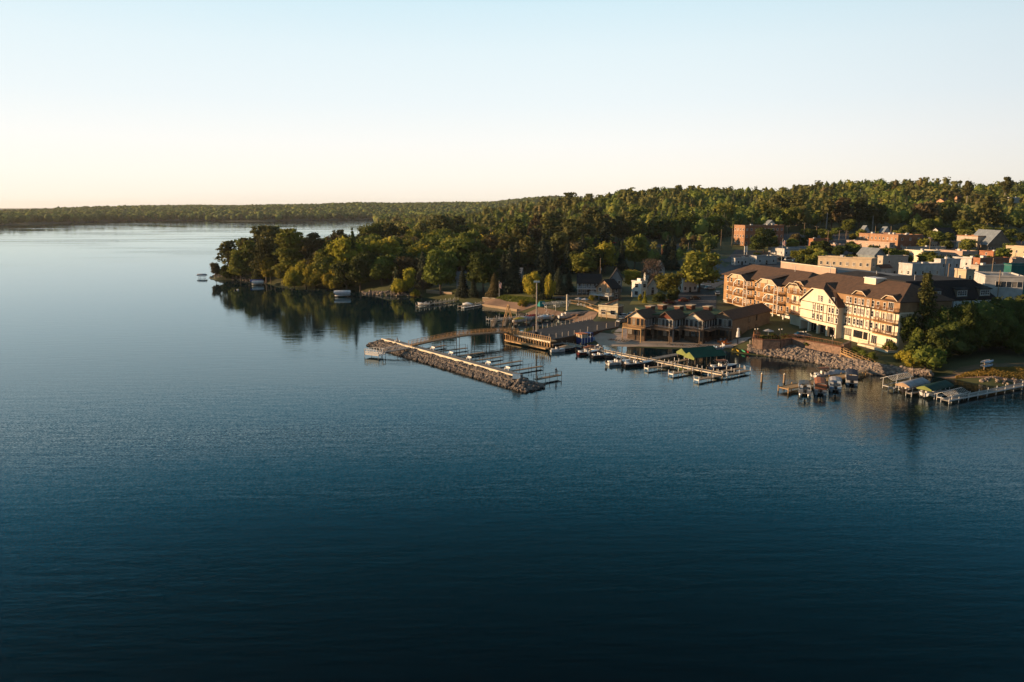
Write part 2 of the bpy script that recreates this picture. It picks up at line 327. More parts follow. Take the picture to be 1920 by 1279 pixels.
# ---------------------------------------------------------------- water
def water():
    m=bpy.data.materials.new('lake_surface');m.use_nodes=True;nt=m.node_tree;N=nt.nodes;L=nt.links;b=N['Principled BSDF']
    b.inputs['Roughness'].default_value=.03;b.inputs['IOR'].default_value=1.22
    tc=N.new('ShaderNodeTexCoord')
    def nz(sc,scale,det=3):
        mp=N.new('ShaderNodeMapping');mp.inputs['Scale'].default_value=sc;mp.inputs['Rotation'].default_value=(0,0,R(-14));L.new(tc.outputs['Object'],mp.inputs[0])
        n=N.new('ShaderNodeTexNoise');n.inputs['Scale'].default_value=scale;n.inputs['Detail'].default_value=det;L.new(mp.outputs[0],n.inputs['Vector']);return n
    a=nz((.22,1,1),.55,3);c=nz((.35,1,1),1.9,2)
    mx=N.new('ShaderNodeMath');mx.operation='MULTIPLY_ADD';mx.inputs[1].default_value=.25;L.new(c.outputs[0],mx.inputs[0]);L.new(a.outputs[0],mx.inputs[2])
    # wind streaks: calm and ruffled patches
    p=nz((.0045,.022,1),1.0,5)
    r=N.new('ShaderNodeMapRange');r.inputs[1].default_value=.42;r.inputs[2].default_value=.60;r.inputs[3].default_value=.45;r.inputs[4].default_value=1.0;L.new(p.outputs[0],r.inputs[0])
    bp=N.new('ShaderNodeBump');bp.inputs['Distance'].default_value=.055;L.new(mx.outputs[0],bp.inputs['Height']);L.new(r.outputs[0],bp.inputs['Strength'])
    # facets of the finest ripples, kept at any distance
    f=nz((.22,1,1),13.,3);sb=N.new('ShaderNodeVectorMath');sb.operation='SUBTRACT';sb.inputs[1].default_value=(.5,.5,.5);L.new(f.outputs['Color'],sb.inputs[0])
    mu=N.new('ShaderNodeVectorMath');mu.operation='MULTIPLY';mu.inputs[1].default_value=(.36,.62,0);L.new(sb.outputs[0],mu.inputs[0])
    sc=N.new('ShaderNodeVectorMath');sc.operation='SCALE';L.new(mu.outputs[0],sc.inputs[0]);sp=N.new('ShaderNodeSeparateXYZ');L.new(tc.outputs['Object'],sp.inputs[0])
    wa=N.new('ShaderNodeMapRange');wa.interpolation_type='SMOOTHSTEP';wa.inputs[1].default_value=215;wa.inputs[2].default_value=115;wa.inputs[3].default_value=.05;wa.inputs[4].default_value=1.;L.new(sp.outputs['Y'],wa.inputs[0])
    wb=N.new('ShaderNodeMapRange');wb.interpolation_type='SMOOTHSTEP';wb.inputs[1].default_value=45;wb.inputs[2].default_value=135;wb.inputs[3].default_value=.25;wb.inputs[4].default_value=1.;L.new(sp.outputs['Y'],wb.inputs[0])
    wz=N.new('ShaderNodeMath');wz.operation='MULTIPLY';L.new(wa.outputs[0],wz.inputs[0]);L.new(wb.outputs[0],wz.inputs[1])
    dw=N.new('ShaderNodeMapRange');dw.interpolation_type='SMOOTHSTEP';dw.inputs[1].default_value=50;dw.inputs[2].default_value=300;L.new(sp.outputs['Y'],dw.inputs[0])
    bc=N.new('ShaderNodeMix');bc.data_type='RGBA';bc.inputs[6].default_value=(.0008,.003,.005,1);bc.inputs[7].default_value=(.001,.018,.026,1);L.new(dw.outputs[0],bc.inputs[0]);L.new(bc.outputs[2],b.inputs['Base Color'])  # body colour darkens toward the camera, imitating lens falloff
    wm=N.new('ShaderNodeMath');wm.operation='MULTIPLY';L.new(wz.outputs[0],wm.inputs[0]);L.new(r.outputs[0],wm.inputs[1]);fa=N.new('ShaderNodeMapRange');fa.interpolation_type='SMOOTHSTEP';fa.inputs[1].default_value=300;fa.inputs[2].default_value=650;fa.inputs[3].default_value=0;fa.inputs[4].default_value=.30;L.new(sp.outputs['Y'],fa.inputs[0])
    rs=N.new('ShaderNodeMapRange');rs.inputs[1].default_value=.47;rs.inputs[2].default_value=.60;L.new(p.outputs[0],rs.inputs[0])
    fm_=N.new('ShaderNodeMath');fm_.operation='MULTIPLY_ADD';L.new(fa.outputs[0],fm_.inputs[0]);L.new(rs.outputs[0],fm_.inputs[1]);L.new(wm.outputs[0],fm_.inputs[2]);L.new(fm_.outputs[0],sc.inputs['Scale'])
    bs=N.new('ShaderNodeMapRange');bs.inputs[1].default_value=180;bs.inputs[2].default_value=420;bs.inputs[3].default_value=1;bs.inputs[4].default_value=.12;L.new(sp.outputs['Y'],bs.inputs[0])
    bm=N.new('ShaderNodeMath');bm.operation='MULTIPLY';L.new(bs.outputs[0],bm.inputs[0]);L.new(r.outputs[0],bm.inputs[1]);L.new(bm.outputs[0],bp.inputs['Strength'])
    ad=N.new('ShaderNodeVectorMath');ad.operation='ADD';L.new(sc.outputs[0],ad.inputs[0]);L.new(bp.outputs[0],ad.inputs[1])
    no=N.new('ShaderNodeVectorMath');no.operation='NORMALIZE';L.new(ad.outputs[0],no.inputs[0]);L.new(no.outputs[0],b.inputs['Normal'])
    # teal lake water: dark body below, slightly cyan mirror above
    b.inputs['Specular IOR Level'].default_value=0;b.inputs['Roughness'].default_value=1
    gl=N.new('ShaderNodeBsdfGlossy');gl.inputs['Color'].default_value=(.79,.945,1.0,1);gl.inputs['Roughness'].default_value=.018;L.new(no.outputs[0],gl.inputs['Normal'])
    fr=N.new('ShaderNodeFresnel');fr.inputs['IOR'].default_value=1.33;L.new(no.outputs[0],fr.inputs['Normal'])
    ms=N.new('ShaderNodeMixShader');L.new(fr.outputs[0],ms.inputs[0]);L.new(b.outputs[0],ms.inputs[1]);L.new(gl.outputs[0],ms.inputs[2])
    L.new(ms.outputs[0],[n for n in N if n.type=='OUTPUT_MATERIAL'][0].inputs['Surface']);return m
M['lake']=water()
hz=bpy.data.materials.new('haze');hz.use_nodes=True;hn=hz.node_tree;hn.nodes.remove(hn.nodes['Principled BSDF']);pv=hn.nodes.new('ShaderNodeVolumePrincipled');pv.inputs['Color'].default_value=(.86,.9,.92,1);pv.inputs['Density'].default_value=.000032;pv.inputs['Anisotropy'].default_value=.3
hn.links.new(pv.outputs[0],[n for n in hn.nodes if n.type=='OUTPUT_MATERIAL'][0].inputs['Volume']);M['haze']=hz
mb=MB();mb.box(-9900,9900,-1200,12900,-5,110,'haze');tag(part(mb,'haze',None),kind='stuff')
scene.cycles.volume_bounces=0
mb=MB();mb.add([(-9500,-800,0),(9500,-800,0),(9500,12500,0),(-9500,12500,0)],[(0,1,2,3)],'lake')
tag(part(mb,'lake_water',None),kind='structure')
# ---------------------------------------------------------------- ground
def ground():
    ny,nx=XX.shape
    me=bpy.data.meshes.new('ground');V=np.stack([XX,YY,ZZ],-1).reshape(-1,3)
    i=np.arange(ny-1)[:,None]*nx+np.arange(nx-1)[None,:];Fq=np.stack([i,i+1,i+nx+1,i+nx],-1).reshape(-1,4)
    me.vertices.add(len(V));me.vertices.foreach_set('co',V.ravel());me.loops.add(Fq.size);me.loops.foreach_set('vertex_index',Fq.ravel())
    me.polygons.add(len(Fq));me.polygons.foreach_set('loop_start',np.arange(0,Fq.size,4));me.polygons.foreach_set('loop_total',np.full(len(Fq),4))
    me.polygons.foreach_set('use_smooth',np.ones(len(Fq),bool));me.update(calc_edges=True)
    g=mat('ground_cover',(.075,.085,.028),(.045,.05,.022),scale=.05,bump=.6,bscale=1.5,detail=8)
    me.materials.append(g);tag(link('ground',me),kind='structure')
ground()
LAY=[0.07]
def patch(name,a,b,c,d,m,label=None,step=2.,off=None,kind='structure'):
    "sheet laid on the ground between four corners (pixels or points)"
    P=[T(*p) if len(p)==2 else Vector(p) for p in (a,b,c,d)]
    nu=max(2,int(max((P[1]-P[0]).length,(P[2]-P[3]).length)/step));nv=max(2,int(max((P[3]-P[0]).length,(P[2]-P[1]).length)/step))
    if off is None: LAY[0]+=.004;off=LAY[0]
    vs=[];fs=[]
    for j in range(nv+1):
        for i in range(nu+1):
            u,v=i/nu,j/nv;q=(P[0]*(1-u)+P[1]*u)*(1-v)+(P[3]*(1-u)+P[2]*u)*v;vs.append((q.x,q.y,max(Z(q.x,q.y),-.3)+off))
    for j in range(nv):
        for i in range(nu): k=j*(nu+1)+i;fs.append((k,k+1,k+nu+2,k+nu+1))
    mb=MB();mb.add(vs,fs,m);return tag(part(mb,name,None,smooth=True),kind=kind)
def road(name,pts,wd,m,step=3.,off=None):
    P=[T(*p) if len(p)==2 else Vector(p) for p in pts]
    if off is None: LAY[0]+=.004;off=LAY[0]
    Q=[]
    for a,b in zip(P,P[1:]):
        n=max(1,int((b-a).length/step))
        for i in range(n): Q.append(a.lerp(b,i/n))
    Q.append(P[-1]);vs=[];fs=[];nw=4
    for i,q in enumerate(Q):
        t=(Q[min(i+1,len(Q)-1)]-Q[max(i-1,0)]);t.z=0;t.normalize();s=Vector((t.y,-t.x,0))
        for k in range(nw+1):
            r=q+s*wd*(k/nw-.5);vs.append((r.x,r.y,Z(r.x,r.y)+off))
    for i in range(len(Q)-1):
        for k in range(nw): a=i*(nw+1)+k;fs.append((a,a+1,a+nw+2,a+nw+1))
    mb=MB();mb.add(vs,fs,m);return tag(part(mb,name,None,smooth=True),kind='structure')
# ---------------------------------------------------------------- vegetation
ico_cache={}
def ico(sub):
    if sub in ico_cache: return ico_cache[sub]
    import bmesh
    bm=bmesh.new();bmesh.ops.create_icosphere(bm,subdivisions=sub,radius=1);V=np.array([v.co[:] for v in bm.verts]);Fc=np.array([[v.index for v in f.verts] for f in bm.faces]);bm.free()
    ico_cache[sub]=(V,Fc);return V,Fc
class Cloud:
    "numpy mesh of triangles and quads"
    def __init__(s):s.V=[];s.F=[];s.n=0
    def add(s,V,Fc):
        s.V.append(V);s.F+= [tuple(r) for r in (Fc+s.n).tolist()];s.n+=len(V)
    def core(s,rg,c,r,sub=1,k=.22):
        V,Fc=ico(sub);V=V*(1+rg.normal(0,k,(len(V),1)).clip(-.4,.4));s.add(V*np.array(r)+np.array(c),Fc)
    def leaves(s,rg,C,RAD,per,size,out=.9,droop=0,shell=(.8,1.12),tilt=0):
        C=np.repeat(np.asarray(C,float),per,0);RAD=np.repeat(np.asarray(RAD,float),per,0);n=len(C)
        d=rg.normal(size=(n,3));d/=np.linalg.norm(d,axis=1)[:,None]
        p=C+d*RAD*rg.uniform(*shell,(n,1));nn=d*out+rg.normal(0,.55,(n,3));nn[:,2]+=tilt;nn/=np.linalg.norm(nn,axis=1)[:,None]
        t=np.cross(nn,rg.normal(size=(n,3)));t/=np.linalg.norm(t,axis=1)[:,None]+1e-9;b=np.cross(nn,t)
        a=size*rg.uniform(.5,1.25,(n,1));e=a*rg.uniform(.5,.9,(n,1));off=rg.uniform(-.3,.3,(n,1))*a
        V=np.stack([p-t*a,p-b*e+t*off,p+t*a,p+b*e-t*off],1);V[:,2,2]-=droop*size
        s.add(V.reshape(-1,3),np.arange(n*4).reshape(-1,4))
    def mesh(s,name,m):
        me=bpy.data.meshes.new(name);me.from_pydata(np.concatenate(s.V).tolist(),[],s.F);me.materials.append(m);me.update();return me
def spread(rg,n,c,r,zmin=-1):
    out=[]
    while len(out)<n:
        d=rg.normal(size=3);d/=np.linalg.norm(d)
        if d[2]<zmin: continue
        out.append(np.array(c)+d*np.array(r)*rg.uniform(.55,1))
    return np.array(out)
def crown(kind,seed,lod):
    rg=np.random.default_rng(seed);c=Cloud();q={0:1.,1:.32,2:.05,3:.05}[lod];S={0:1.,1:1.7,2:3.3,3:3.3}[lod]
    if lod==3:
        c.core(rg,(0,0,.55),(.3,.3,.42));C=spread(rg,6,(0,0,.6),(.26,.26,.32));c.leaves(rg,C,np.full((6,3),.08),1,.12);return c
    if kind=='round':
        n=30 if lod<2 else 9;C=spread(rg,n,(0,0,.55),(.25,.25,.36),-.8);rad=rg.uniform(.09,.17,n);rad3=np.stack([rad,rad,rad*.8],1)
        c.core(rg,(0,0,.55),(.2,.2,.33));
        if lod<2:
            for p,r in zip(C,rad3): c.core(rg,p,r*.72,2 if lod==0 else 1,.2)
            c.leaves(rg,C,rad3,max(4,int(150*q)),.030*S,shell=(.7,1.3))
        else: c.leaves(rg,C,rad3*1.15,9,.06)
    elif kind=='willow':
        n=26 if lod<2 else 9;C=spread(rg,n,(0,0,.5),(.36,.36,.34),-.7);rad=rg.uniform(.10,.19,n);rad3=np.stack([rad,rad,rad*1.15],1)
        c.core(rg,(0,0,.46),(.32,.32,.34))
        if lod<2:
            for p,r in zip(C,rad3): c.core(rg,p,r*.78,2 if lod==0 else 1,.15)
            c.leaves(rg,C,rad3,max(4,int(150*q)),.030*S,droop=.8,shell=(.75,1.22))
        else: c.leaves(rg,C,rad3*1.1,9,.06)
    elif kind=='pine':
        C=[];Rr=[]
        for k in range(11 if lod<2 else 6):
            z=.30+.66*k/(10.5 if lod<2 else 5.5);rr=.235*(1-((z-.42)/.66)**2*.9 if z>.42 else .75);a0=rg.uniform(0,6.28);m=rg.integers(3,6)
            for j in range(m if z<.93 else 1):
                a=a0+j*6.28/m+rg.uniform(-.4,.4);e=rr*rg.uniform(.35,.95)*(z<.93);C.append((e*math.cos(a),e*math.sin(a),z+rg.uniform(-.02,.02)));s_=rg.uniform(.07,.12)*(1.25-z*.55);Rr.append((s_,s_,s_*.42))
        if lod==2: c.core(rg,(0,0,.62),(.11,.11,.28))
        else: c.core(rg,(0,0,.62),(.07,.07,.28))
        c.leaves(rg,C,Rr,max(3,int(62*q)),.026*S if lod<2 else .075,tilt=.4)
    elif kind=='fir':
        C=[];Rr=[]
        for k in range(17):
            z=.16+.8*k/16;rr=.235*(1-z)**.85+.012;a0=rg.uniform(0,6.28);m=5 if z<.8 else 3
            for j in range(m):
                a=a0+j*6.28/m+rg.uniform(-.35,.35);L0=rr*rg.uniform(.55,1.15)
                for f in(.45,.95): C.append((L0*f*math.cos(a),L0*f*math.sin(a),z-.03*f+rg.uniform(-.01,.01)));s_=(.035+.05*(1-z))*rg.uniform(.8,1.15);Rr.append((s_,s_,s_*.4))
        c.leaves(rg,C,Rr,max(3,int(26*q)),.019*S,tilt=.5,droop=.3)
    elif kind=='redpine':
        C=spread(rg,16 if lod<2 else 6,(0,0,.76),(.15,.15,.20));rad=rg.uniform(.06,.1,len(C));rad3=np.stack([rad,rad,rad*.6],1)
        c.core(rg,(0,0,.76),(.09,.09,.17));c.leaves(rg,C,rad3,max(4,int(95*q)),.026*S if lod<2 else .075)
    elif kind=='spruce':
        n=int(2600*q) if lod<2 else 70;z=rg.uniform(0,1,n)**1.25;ring=np.floor(z*16)/16+.03;zz=.04+.95*(ring*.6+z*.4);rr=.19*(1-zz)**.85*rg.uniform(.55,1.12,n)*(1+.18*np.sin(ring*90))
        a=rg.uniform(0,6.283,n);p=np.stack([rr*np.cos(a),rr*np.sin(a),zz-rr*.25],1)
        nn=np.stack([np.cos(a)*.8,np.sin(a)*.8,np.full(n,.7)],1)+rg.normal(0,.45,(n,3));nn/=np.linalg.norm(nn,axis=1)[:,None]
        t=np.cross(nn,np.stack([-np.sin(a),np.cos(a),0*a],1));t/=np.linalg.norm(t,axis=1)[:,None];b=np.cross(nn,t);sz=(.030 if lod==0 else .05 if lod==1 else .085)*rg.uniform(.5,1.3,(n,1))*(.6+.6*(1-zz[:,None]))
        V=np.stack([p-t*sz,p-b*sz*.5,p+t*sz,p+b*sz*.5],1);c.add(V.reshape(-1,3),np.arange(n*4).reshape(-1,4))
        m=7;rings=np.concatenate([np.stack([r_*np.cos(np.arange(m)*6.283/m),r_*np.sin(np.arange(m)*6.283/m),np.full(m,h_)],1) for r_,h_ in ((.09,.07),(.07,.3),(.038,.62),(.008,.93))])
        Fc=np.array([[k*m+i,k*m+(i+1)%m,(k+1)*m+(i+1)%m,(k+1)*m+i] for k in range(3) for i in range(m)]);c.add(rings,Fc)
    elif kind=='bare':
        C=spread(rg,24,(0,0,.58),(.26,.26,.34),-.8);rad=rg.uniform(.06,.12,24);c.leaves(rg,C,np.stack([rad]*3,1),int(70*max(q,.1)),.017*S,out=.2,shell=(.1,1.1))
    elif kind=='bush':
        n=12;C=spread(rg,n,(0,0,.42),(.42,.42,.34),-.3);rad=rg.uniform(.18,.28,n);rad3=np.stack([rad,rad,rad],1)
        for p,r in zip(C,rad3): c.core(rg,p,r*.8,1,.15)
        c.leaves(rg,C,rad3,max(5,int(75*q)),.06*S)
    return c
def trunkmesh(kind):
    mb=MB();m='birch' if kind=='redpine' else 'bark'
    top={'round':.6,'willow':.5,'pine':.93,'fir':.97,'redpine':.85,'spruce':.9,'bare':.6,'bush':.3}[kind];r={'bush':.03}.get(kind,.017)
    if kind=='bare':m='bark'
    mb.tube((0,0,-.06),(0,0,.08),r*1.5,m,r,7);mb.tube((0,0,.08),(.006,.004,top*.6),r,m,r*.75,7);mb.tube((.006,.004,top*.6),(0,0,top),r*.75,m,r*.3,6)
    g=random.Random(kind)
    if kind in('round','willow','bare','bush'):
        for i in range(7 if kind!='bare' else 26):
            a=i*2.4;z0=.18+.05*(i%6) if kind!='bush' else .05;e=.2+.1*g.random();mb.tube((0,0,z0),(e*math.cos(a),e*math.sin(a),z0+.2+.3*g.random()),r*.4,m,r*.12,5)
    elif kind in('pine','redpine'):
        for i in range(8):
            a=i*2.4;z0=(.35 if kind=='pine' else .58)+.055*i;e=.17*(1.1-z0);mb.tube((0,0,z0),(e*math.cos(a),e*math.sin(a),z0+.03),r*.25,m,r*.1,4)
    return mb.mesh('trunk')
TM={};CM={}
MKIND={'round':'green','willow':'yellow','pine':'pine','fir':'pine','redpine':'pine','spruce':'spruce','bare':'bare','bush':'green'}
def tree_meshes(kind,m,var,lod):
    if kind not in TM: TM[kind]=trunkmesh(kind)
    k=(kind,m,var,lod)
    if k not in CM:
        CM[k]=crown(kind,hash_(kind)+var*17+3,lod).mesh('crown',M[m])
    return TM[kind],CM[k]
def hash_(s): return sum(ord(c)*(i+3) for i,c in enumerate(s))%9973
NAMES={'round':('broadleaf_tree','tree'),'willow':('willow_tree','tree'),'pine':('pine_tree','tree'),'fir':('conifer_tree','tree'),'redpine':('pine_tree','tree'),'spruce':('spruce_tree','tree'),'bare':('bare_tree','tree'),'bush':('bush','bush')}
TREES=[]
def tree(x,y,h,kind,label,m=None,wd=1.,group=None,var=None,lod=0,z=None,name=None):
    m=m or MKIND[kind];var=rnd.randrange(3) if var is None else var
    tm,cm=tree_meshes(kind,m,var,lod);n,cat=NAMES[kind]
    t=thing(name or n,label,cat,(x,y,Z(x,y) if z is None else z),rnd.uniform(0,6.28),group);t.scale=(h*wd,h*wd,h)
    link('trunk',tm,t);link('crown',cm,t);TREES.append((x,y,h*wd*.3));return t
def treepx(px,pyb,pyt,kind,label,**k):
    "tree whose foot is seen at px,pyb and whose tip reaches pyt"
    p=T(px,pyb);return tree(p.x,p.y,topz(px,pyt,p)-p.z,kind,label,**k)
def topz(px,pyt,p):
    d=ray(px,pyt);return H+d[2]*p.y/d[1]
def treed(px,dist,pyt,kind,label,**k):
    "tree at a known distance whose tip reaches pyt"
    d=ray(px,pyt);t=dist/d[1];x,y=d[0]*t,dist;return tree(x,y,max(3,H+d[2]*t-Z(x,y)),kind,label,**k)
# ================= building kit
FOOT=[]
WIN={};WRND=random.Random(21)
def win(parent,x,y,z,w,h,ang,fm='white',nx=2,ny=2,simple=False,glass='glass'):
    "window with frame, sill and pane; ang 0 faces local -y, -90 faces local -x"
    if glass=='glass' and WRND.random()<.28: glass='curtain'
    k=(round(w,2),round(h,2),fm,nx,ny,glass)
    if k not in WIN:
        f=MB();t=.09
        for a,b,c,d in((-w/2,-w/2+t,0,h),(w/2-t,w/2,0,h),(-w/2+t,w/2-t,0,t),(-w/2+t,w/2-t,h-t,h)): f.box(a,b,-.09,.04,c,d,fm)
        for i in range(1,nx): f.box(-w/2+w*i/nx-.03,-w/2+w*i/nx+.03,-.07,.03,t,h-t,fm)
        for j in range(1,ny):
            for i in range(nx): f.box(-w/2+w*i/nx+(t if i==0 else .03),-w/2+w*(i+1)/nx-(t if i==nx-1 else .03),-.066,.03,h*j/ny-.025,h*j/ny+.025,fm)
        f.box(-w/2-.08,w/2+.08,-.16,.03,-.08,-.003,fm)
        p=MB();p.box(-w/2+.03,w/2-.03,-.035,.02,.03,h-.03,glass);WIN[k]=(f.mesh('window'),p.mesh('pane'))
    a,b=WIN[k];o=link('window',a,parent,(x,y,z),R(ang));link('pane',b,o);return o
def gable_roof(mb,x0,x1,y0,y1,z,rise,m,axis='y',ov=.5,wallm=None,th=.22):
    "ridge runs along axis; gable walls filled when wallm"
    if axis=='y':
        xm=(x0+x1)/2;s=rise/((x1-x0)/2);zo=z-ov*s
        for a,b in((x0-ov,xm),(x1+ov,xm)):
            P=[(a,y0-ov,zo),(b,y0-ov,z+rise),(b,y1+ov,z+rise),(a,y1+ov,zo)];mb.ext(P,(0,0,th),m)
        if wallm:
            for yy in(y0,y1): mb.ext([(x0,yy,z),(x1,yy,z),(xm,yy,z+rise)],(0,.12 if yy==y0 else -.12,0),wallm)
    else:
        ym=(y0+y1)/2;s=rise/((y1-y0)/2);zo=z-ov*s
        for a,b in((y0-ov,ym),(y1+ov,ym)):
            mb.ext([(x0-ov,a,zo),(x1+ov,a,zo),(x1+ov,b,z+rise),(x0-ov,b,z+rise)],(0,0,th),m)
        if wallm:
            for xx in(x0,x1): mb.ext([(xx,y0,z),(xx,y1,z),(xx,ym,z+rise)],(.12 if xx==x0 else -.12,0,0),wallm)
def hip_roof(mb,x0,x1,y0,y1,z,rise,m,axis='y',ov=.6,hip=None,ends=(1,1)):
    x0-=ov;x1+=ov;y0-=ov;y1+=ov
    if axis=='y':
        hw=(x1-x0)/2 if hip is None else hip;xm=(x0+x1)/2;a=(xm,y0+(hw if ends[0] else 0),z+rise);b=(xm,y1-(hw if ends[1] else 0),z+rise)
        V=[(x0,y0,z),(x1,y0,z),(x1,y1,z),(x0,y1,z),a,b];Fc=[(0,1,4),(1,2,5,4),(2,3,5),(3,0,4,5),(0,3,2,1)]
    else:
        hw=(y1-y0)/2 if hip is None else hip;ym=(y0+y1)/2;a=(x0+(hw if ends[0] else 0),ym,z+rise);b=(x1-(hw if ends[1] else 0),ym,z+rise)
        V=[(x0,y0,z),(x1,y0,z),(x1,y1,z),(x0,y1,z),a,b];Fc=[(0,1,5,4),(1,2,5),(2,3,4,5),(3,0,4),(0,3,2,1)]
    mb.add(V,Fc,m);mb.box(x0-.02,x1+.02,y0-.02,y1+.02,z-.22,z-.003,'timber' if m!='roofg' else 'white')
def rail(mb,pts,h=1.05,m='rail',step=.35,post=.06,thin=.03):
    for a,b in zip(pts,pts[1:]):
        a,b=Vector(a),Vector(b);u=Vector((0,0,h));mb.bar(a+u,b+u,.07,.07,m);mb.bar(a+u*.12,b+u*.12,.05,.05,m)
        n=max(1,int((b-a).length/step))
        for i in range(n+1):
            p=a.lerp(b,i/n);mb.bar(p,p+u*.97,post if i in(0,n) else thin,post if i in(0,n) else thin,m)
# ---------------------------------------------------------------- hotel
K=G(1680,656,3.5)
hotel=thing('hotel','long four-storey timbered hotel with brown roofs and sunlit cream and tan front above the rocks','hotel',K,R(14.1))
hotel.location.z=0
D1=Vector((-SA,CA,0));D2=Vector((CA,SA,0))
def hw(*l): # local -> world
    return Vector((K.x,K.y,0))+D2*l[0]+D1*l[1]+Vector((0,0,l[2]))
def hp(px,py,off=0): # pixel -> local (y,z) on plane x=off
    p0=hw(off,0,0);q=onplane(px,py,p0,D2);return ((q-p0).dot(D1),q.z)
def zy(zx,zyy,off=0): return hp(1480+zx/7.995,510+zyy/7.995,off)
for i in range(10): FOOT.append((*hw(12,i*10,0)[:2],13))
for i in range(5): FOOT.append((*hw(36,5+i*18,0)[:2],20))
B=MB()   # right range walls
B.box(0,16,0,21,2,6.9,'cream');B.box(.6,16.03,-.06,-.002,2,12.9,'tan');B.box(.6,16.06,-.1,-.062,8.6,9.2,'timber');B.box(0,16,38,46,2,6.9,'cream');B.box(.3,16,21,38,2,6.9,'beige')
B.box(.02,16,.02,45.98,6.9,13.2,'cream');B.box(-.05,16.05,-.05,46.05,13.2,16.0,'siding')
B.box(-.12,.0,-.1,46,13.05,13.3,'timber')
part(B,'right_wing_wall',hotel)
B=MB()
B.box(-2.2,2,21,38,6.0,12.2,'cream');B.ext([(-2.2,20.9,12.2),(-2.2,38.1,12.2),(-2.2,32.2,16.15),(-2.2,27,16.15)],(4,0,0),'cream')
B.box(-2.19,.2,20.99,21.5,2,6.9,'cream');B.box(-2.19,.2,37.5,38,2,6.9,'cream')
for y in(25.2,29.4,33.6): B.box(-2.19,-1.4,y-.35,y+.35,2.6,5.99,'cream')
part(B,'gable_bay',hotel)
B=MB() # roofs
hip_roof(B,0,16,0,46,16.0,4.0,'roofb',ov=.7,hip=6.5)
part(B,'roof',hotel)
B=MB()
rz=17.9;x0=-2.8
L_=[(x0,38.6,11.85),(x0,32.3,16.3),(x0+2.6,29.6,rz),(4.6,29.6,rz),(.2,33.9,16),(.2,38.6,11.85)]
R_=[(x0,20.4,11.85),(x0,26.9,16.3),(x0+2.6,29.6,rz),(4.6,29.6,rz),(.2,25.3,16),(.2,20.4,11.85)]
for P in(L_,R_): B.ext(P,(0,0,.25),'roofb')
B.ext([(x0,26.9,16.3),(x0,32.3,16.3),(x0+2.6,29.6,rz)],(0,0,.25),'roofb')
for a,b in(((x0-.04,38.7,11.8),(x0-.04,32.3,16.25)),((x0-.04,20.3,11.8),(x0-.04,26.9,16.25)),((x0-.04,26.9,16.25),(x0-.04,32.3,16.25))): B.bar(a,b,.14,.22,'cream')
part(B,'gable_roof',hotel)
B=MB();B.box(5.2,8.4,15.6,20.2,17.4,20.3,'cream');B.box(5,8.6,15.4,20.4,20.3,20.5,'white');part(B,'roof_cupola',hotel)
def dormer(y0,y1,z,parent,x=-.06):
    B=MB();ym=(y0+y1)/2;q=(y1-y0)
    B.ext([(x,y0,z),(x,y1,z),(x,y1-q*.28,z+1.15),(x,y0+q*.28,z+1.15)],(.3,0,0),'siding')
    for s,a,b in((1,y1+.35,y1-q*.28),(-1,y0-.35,y0+q*.28)):
        B.ext([(x-.5,a,z-.1),(x-.5,b,z+1.25),(x+2.6,b,z+1.25),(x+.6,a,z-.1)],(0,0,.14),'roofb')
    B.ext([(x-.5,y0+q*.28,z+1.25),(x-.5,y1-q*.28,z+1.25),(x+2.8,ym,z+1.55)],(0,0,.14),'roofb')
    B.bar((x-.52,y1+.35,z-.12),(x-.52,y1-q*.28,z+1.2),.08,.13,'cream');B.bar((x-.52,y0-.35,z-.12),(x-.52,y0+q*.28,z+1.2),.08,.13,'cream');B.bar((x-.52,y0+q*.28,z+1.2),(x-.52,y1-q*.28,z+1.2),.08,.13,'cream')
    part(B,'dormer',parent)
for a,b in((39.6,45.4),(12.2,17.6),(.6,6.2)): dormer(a,b,16.0,hotel)
# timber strips
B=MB()
def vst(y,z0,z1,x=0): B.box(x-.08,x+.0,y-.10,y+.10,z0,z1,'timber')
for px_ in(845,880,935,960,1010,1060,1115,1150,1205,1290,1335,1380,1410,1460,1530,1590):
    y=zy(px_,700)[0]
    if .3<y<20.8:
        vst(y,7.1,9.85);vst(y,10.15,12.9)
for z in(7.0,10.0,13.0): B.box(-.09,0,0,20.9,z-.1,z+.1,'timber');B.box(-.09,0,38.1,46,z-.1,z+.1,'timber')
B.box(-.16,-.092,0,20.9,9.75,10.3,'siding')
for y in(39.5,42,44.5): vst(y,7.1,9.9);vst(y,10.1,12.9)
for px_ in(345,380,415,445,505,560,590,630,665,700,745,775):
    y=zy(px_,650,-2.2)[0]
    if 21.1<y<37.9: vst(y,7.1,9.4,-2.2);vst(y,9.6,11.9,-2.2)
for z in(7.0,9.5,12.0): B.box(-2.3,-2.2,21,38,z-.09,z+.09,'timber')
part(B,'timber_framing',hotel)
B=MB();y=zy(1225,700)[0];B.tube((-.12,y,2.6),(-.12,y,16),.11,'dmetal');part(B,'downpipe',hotel)
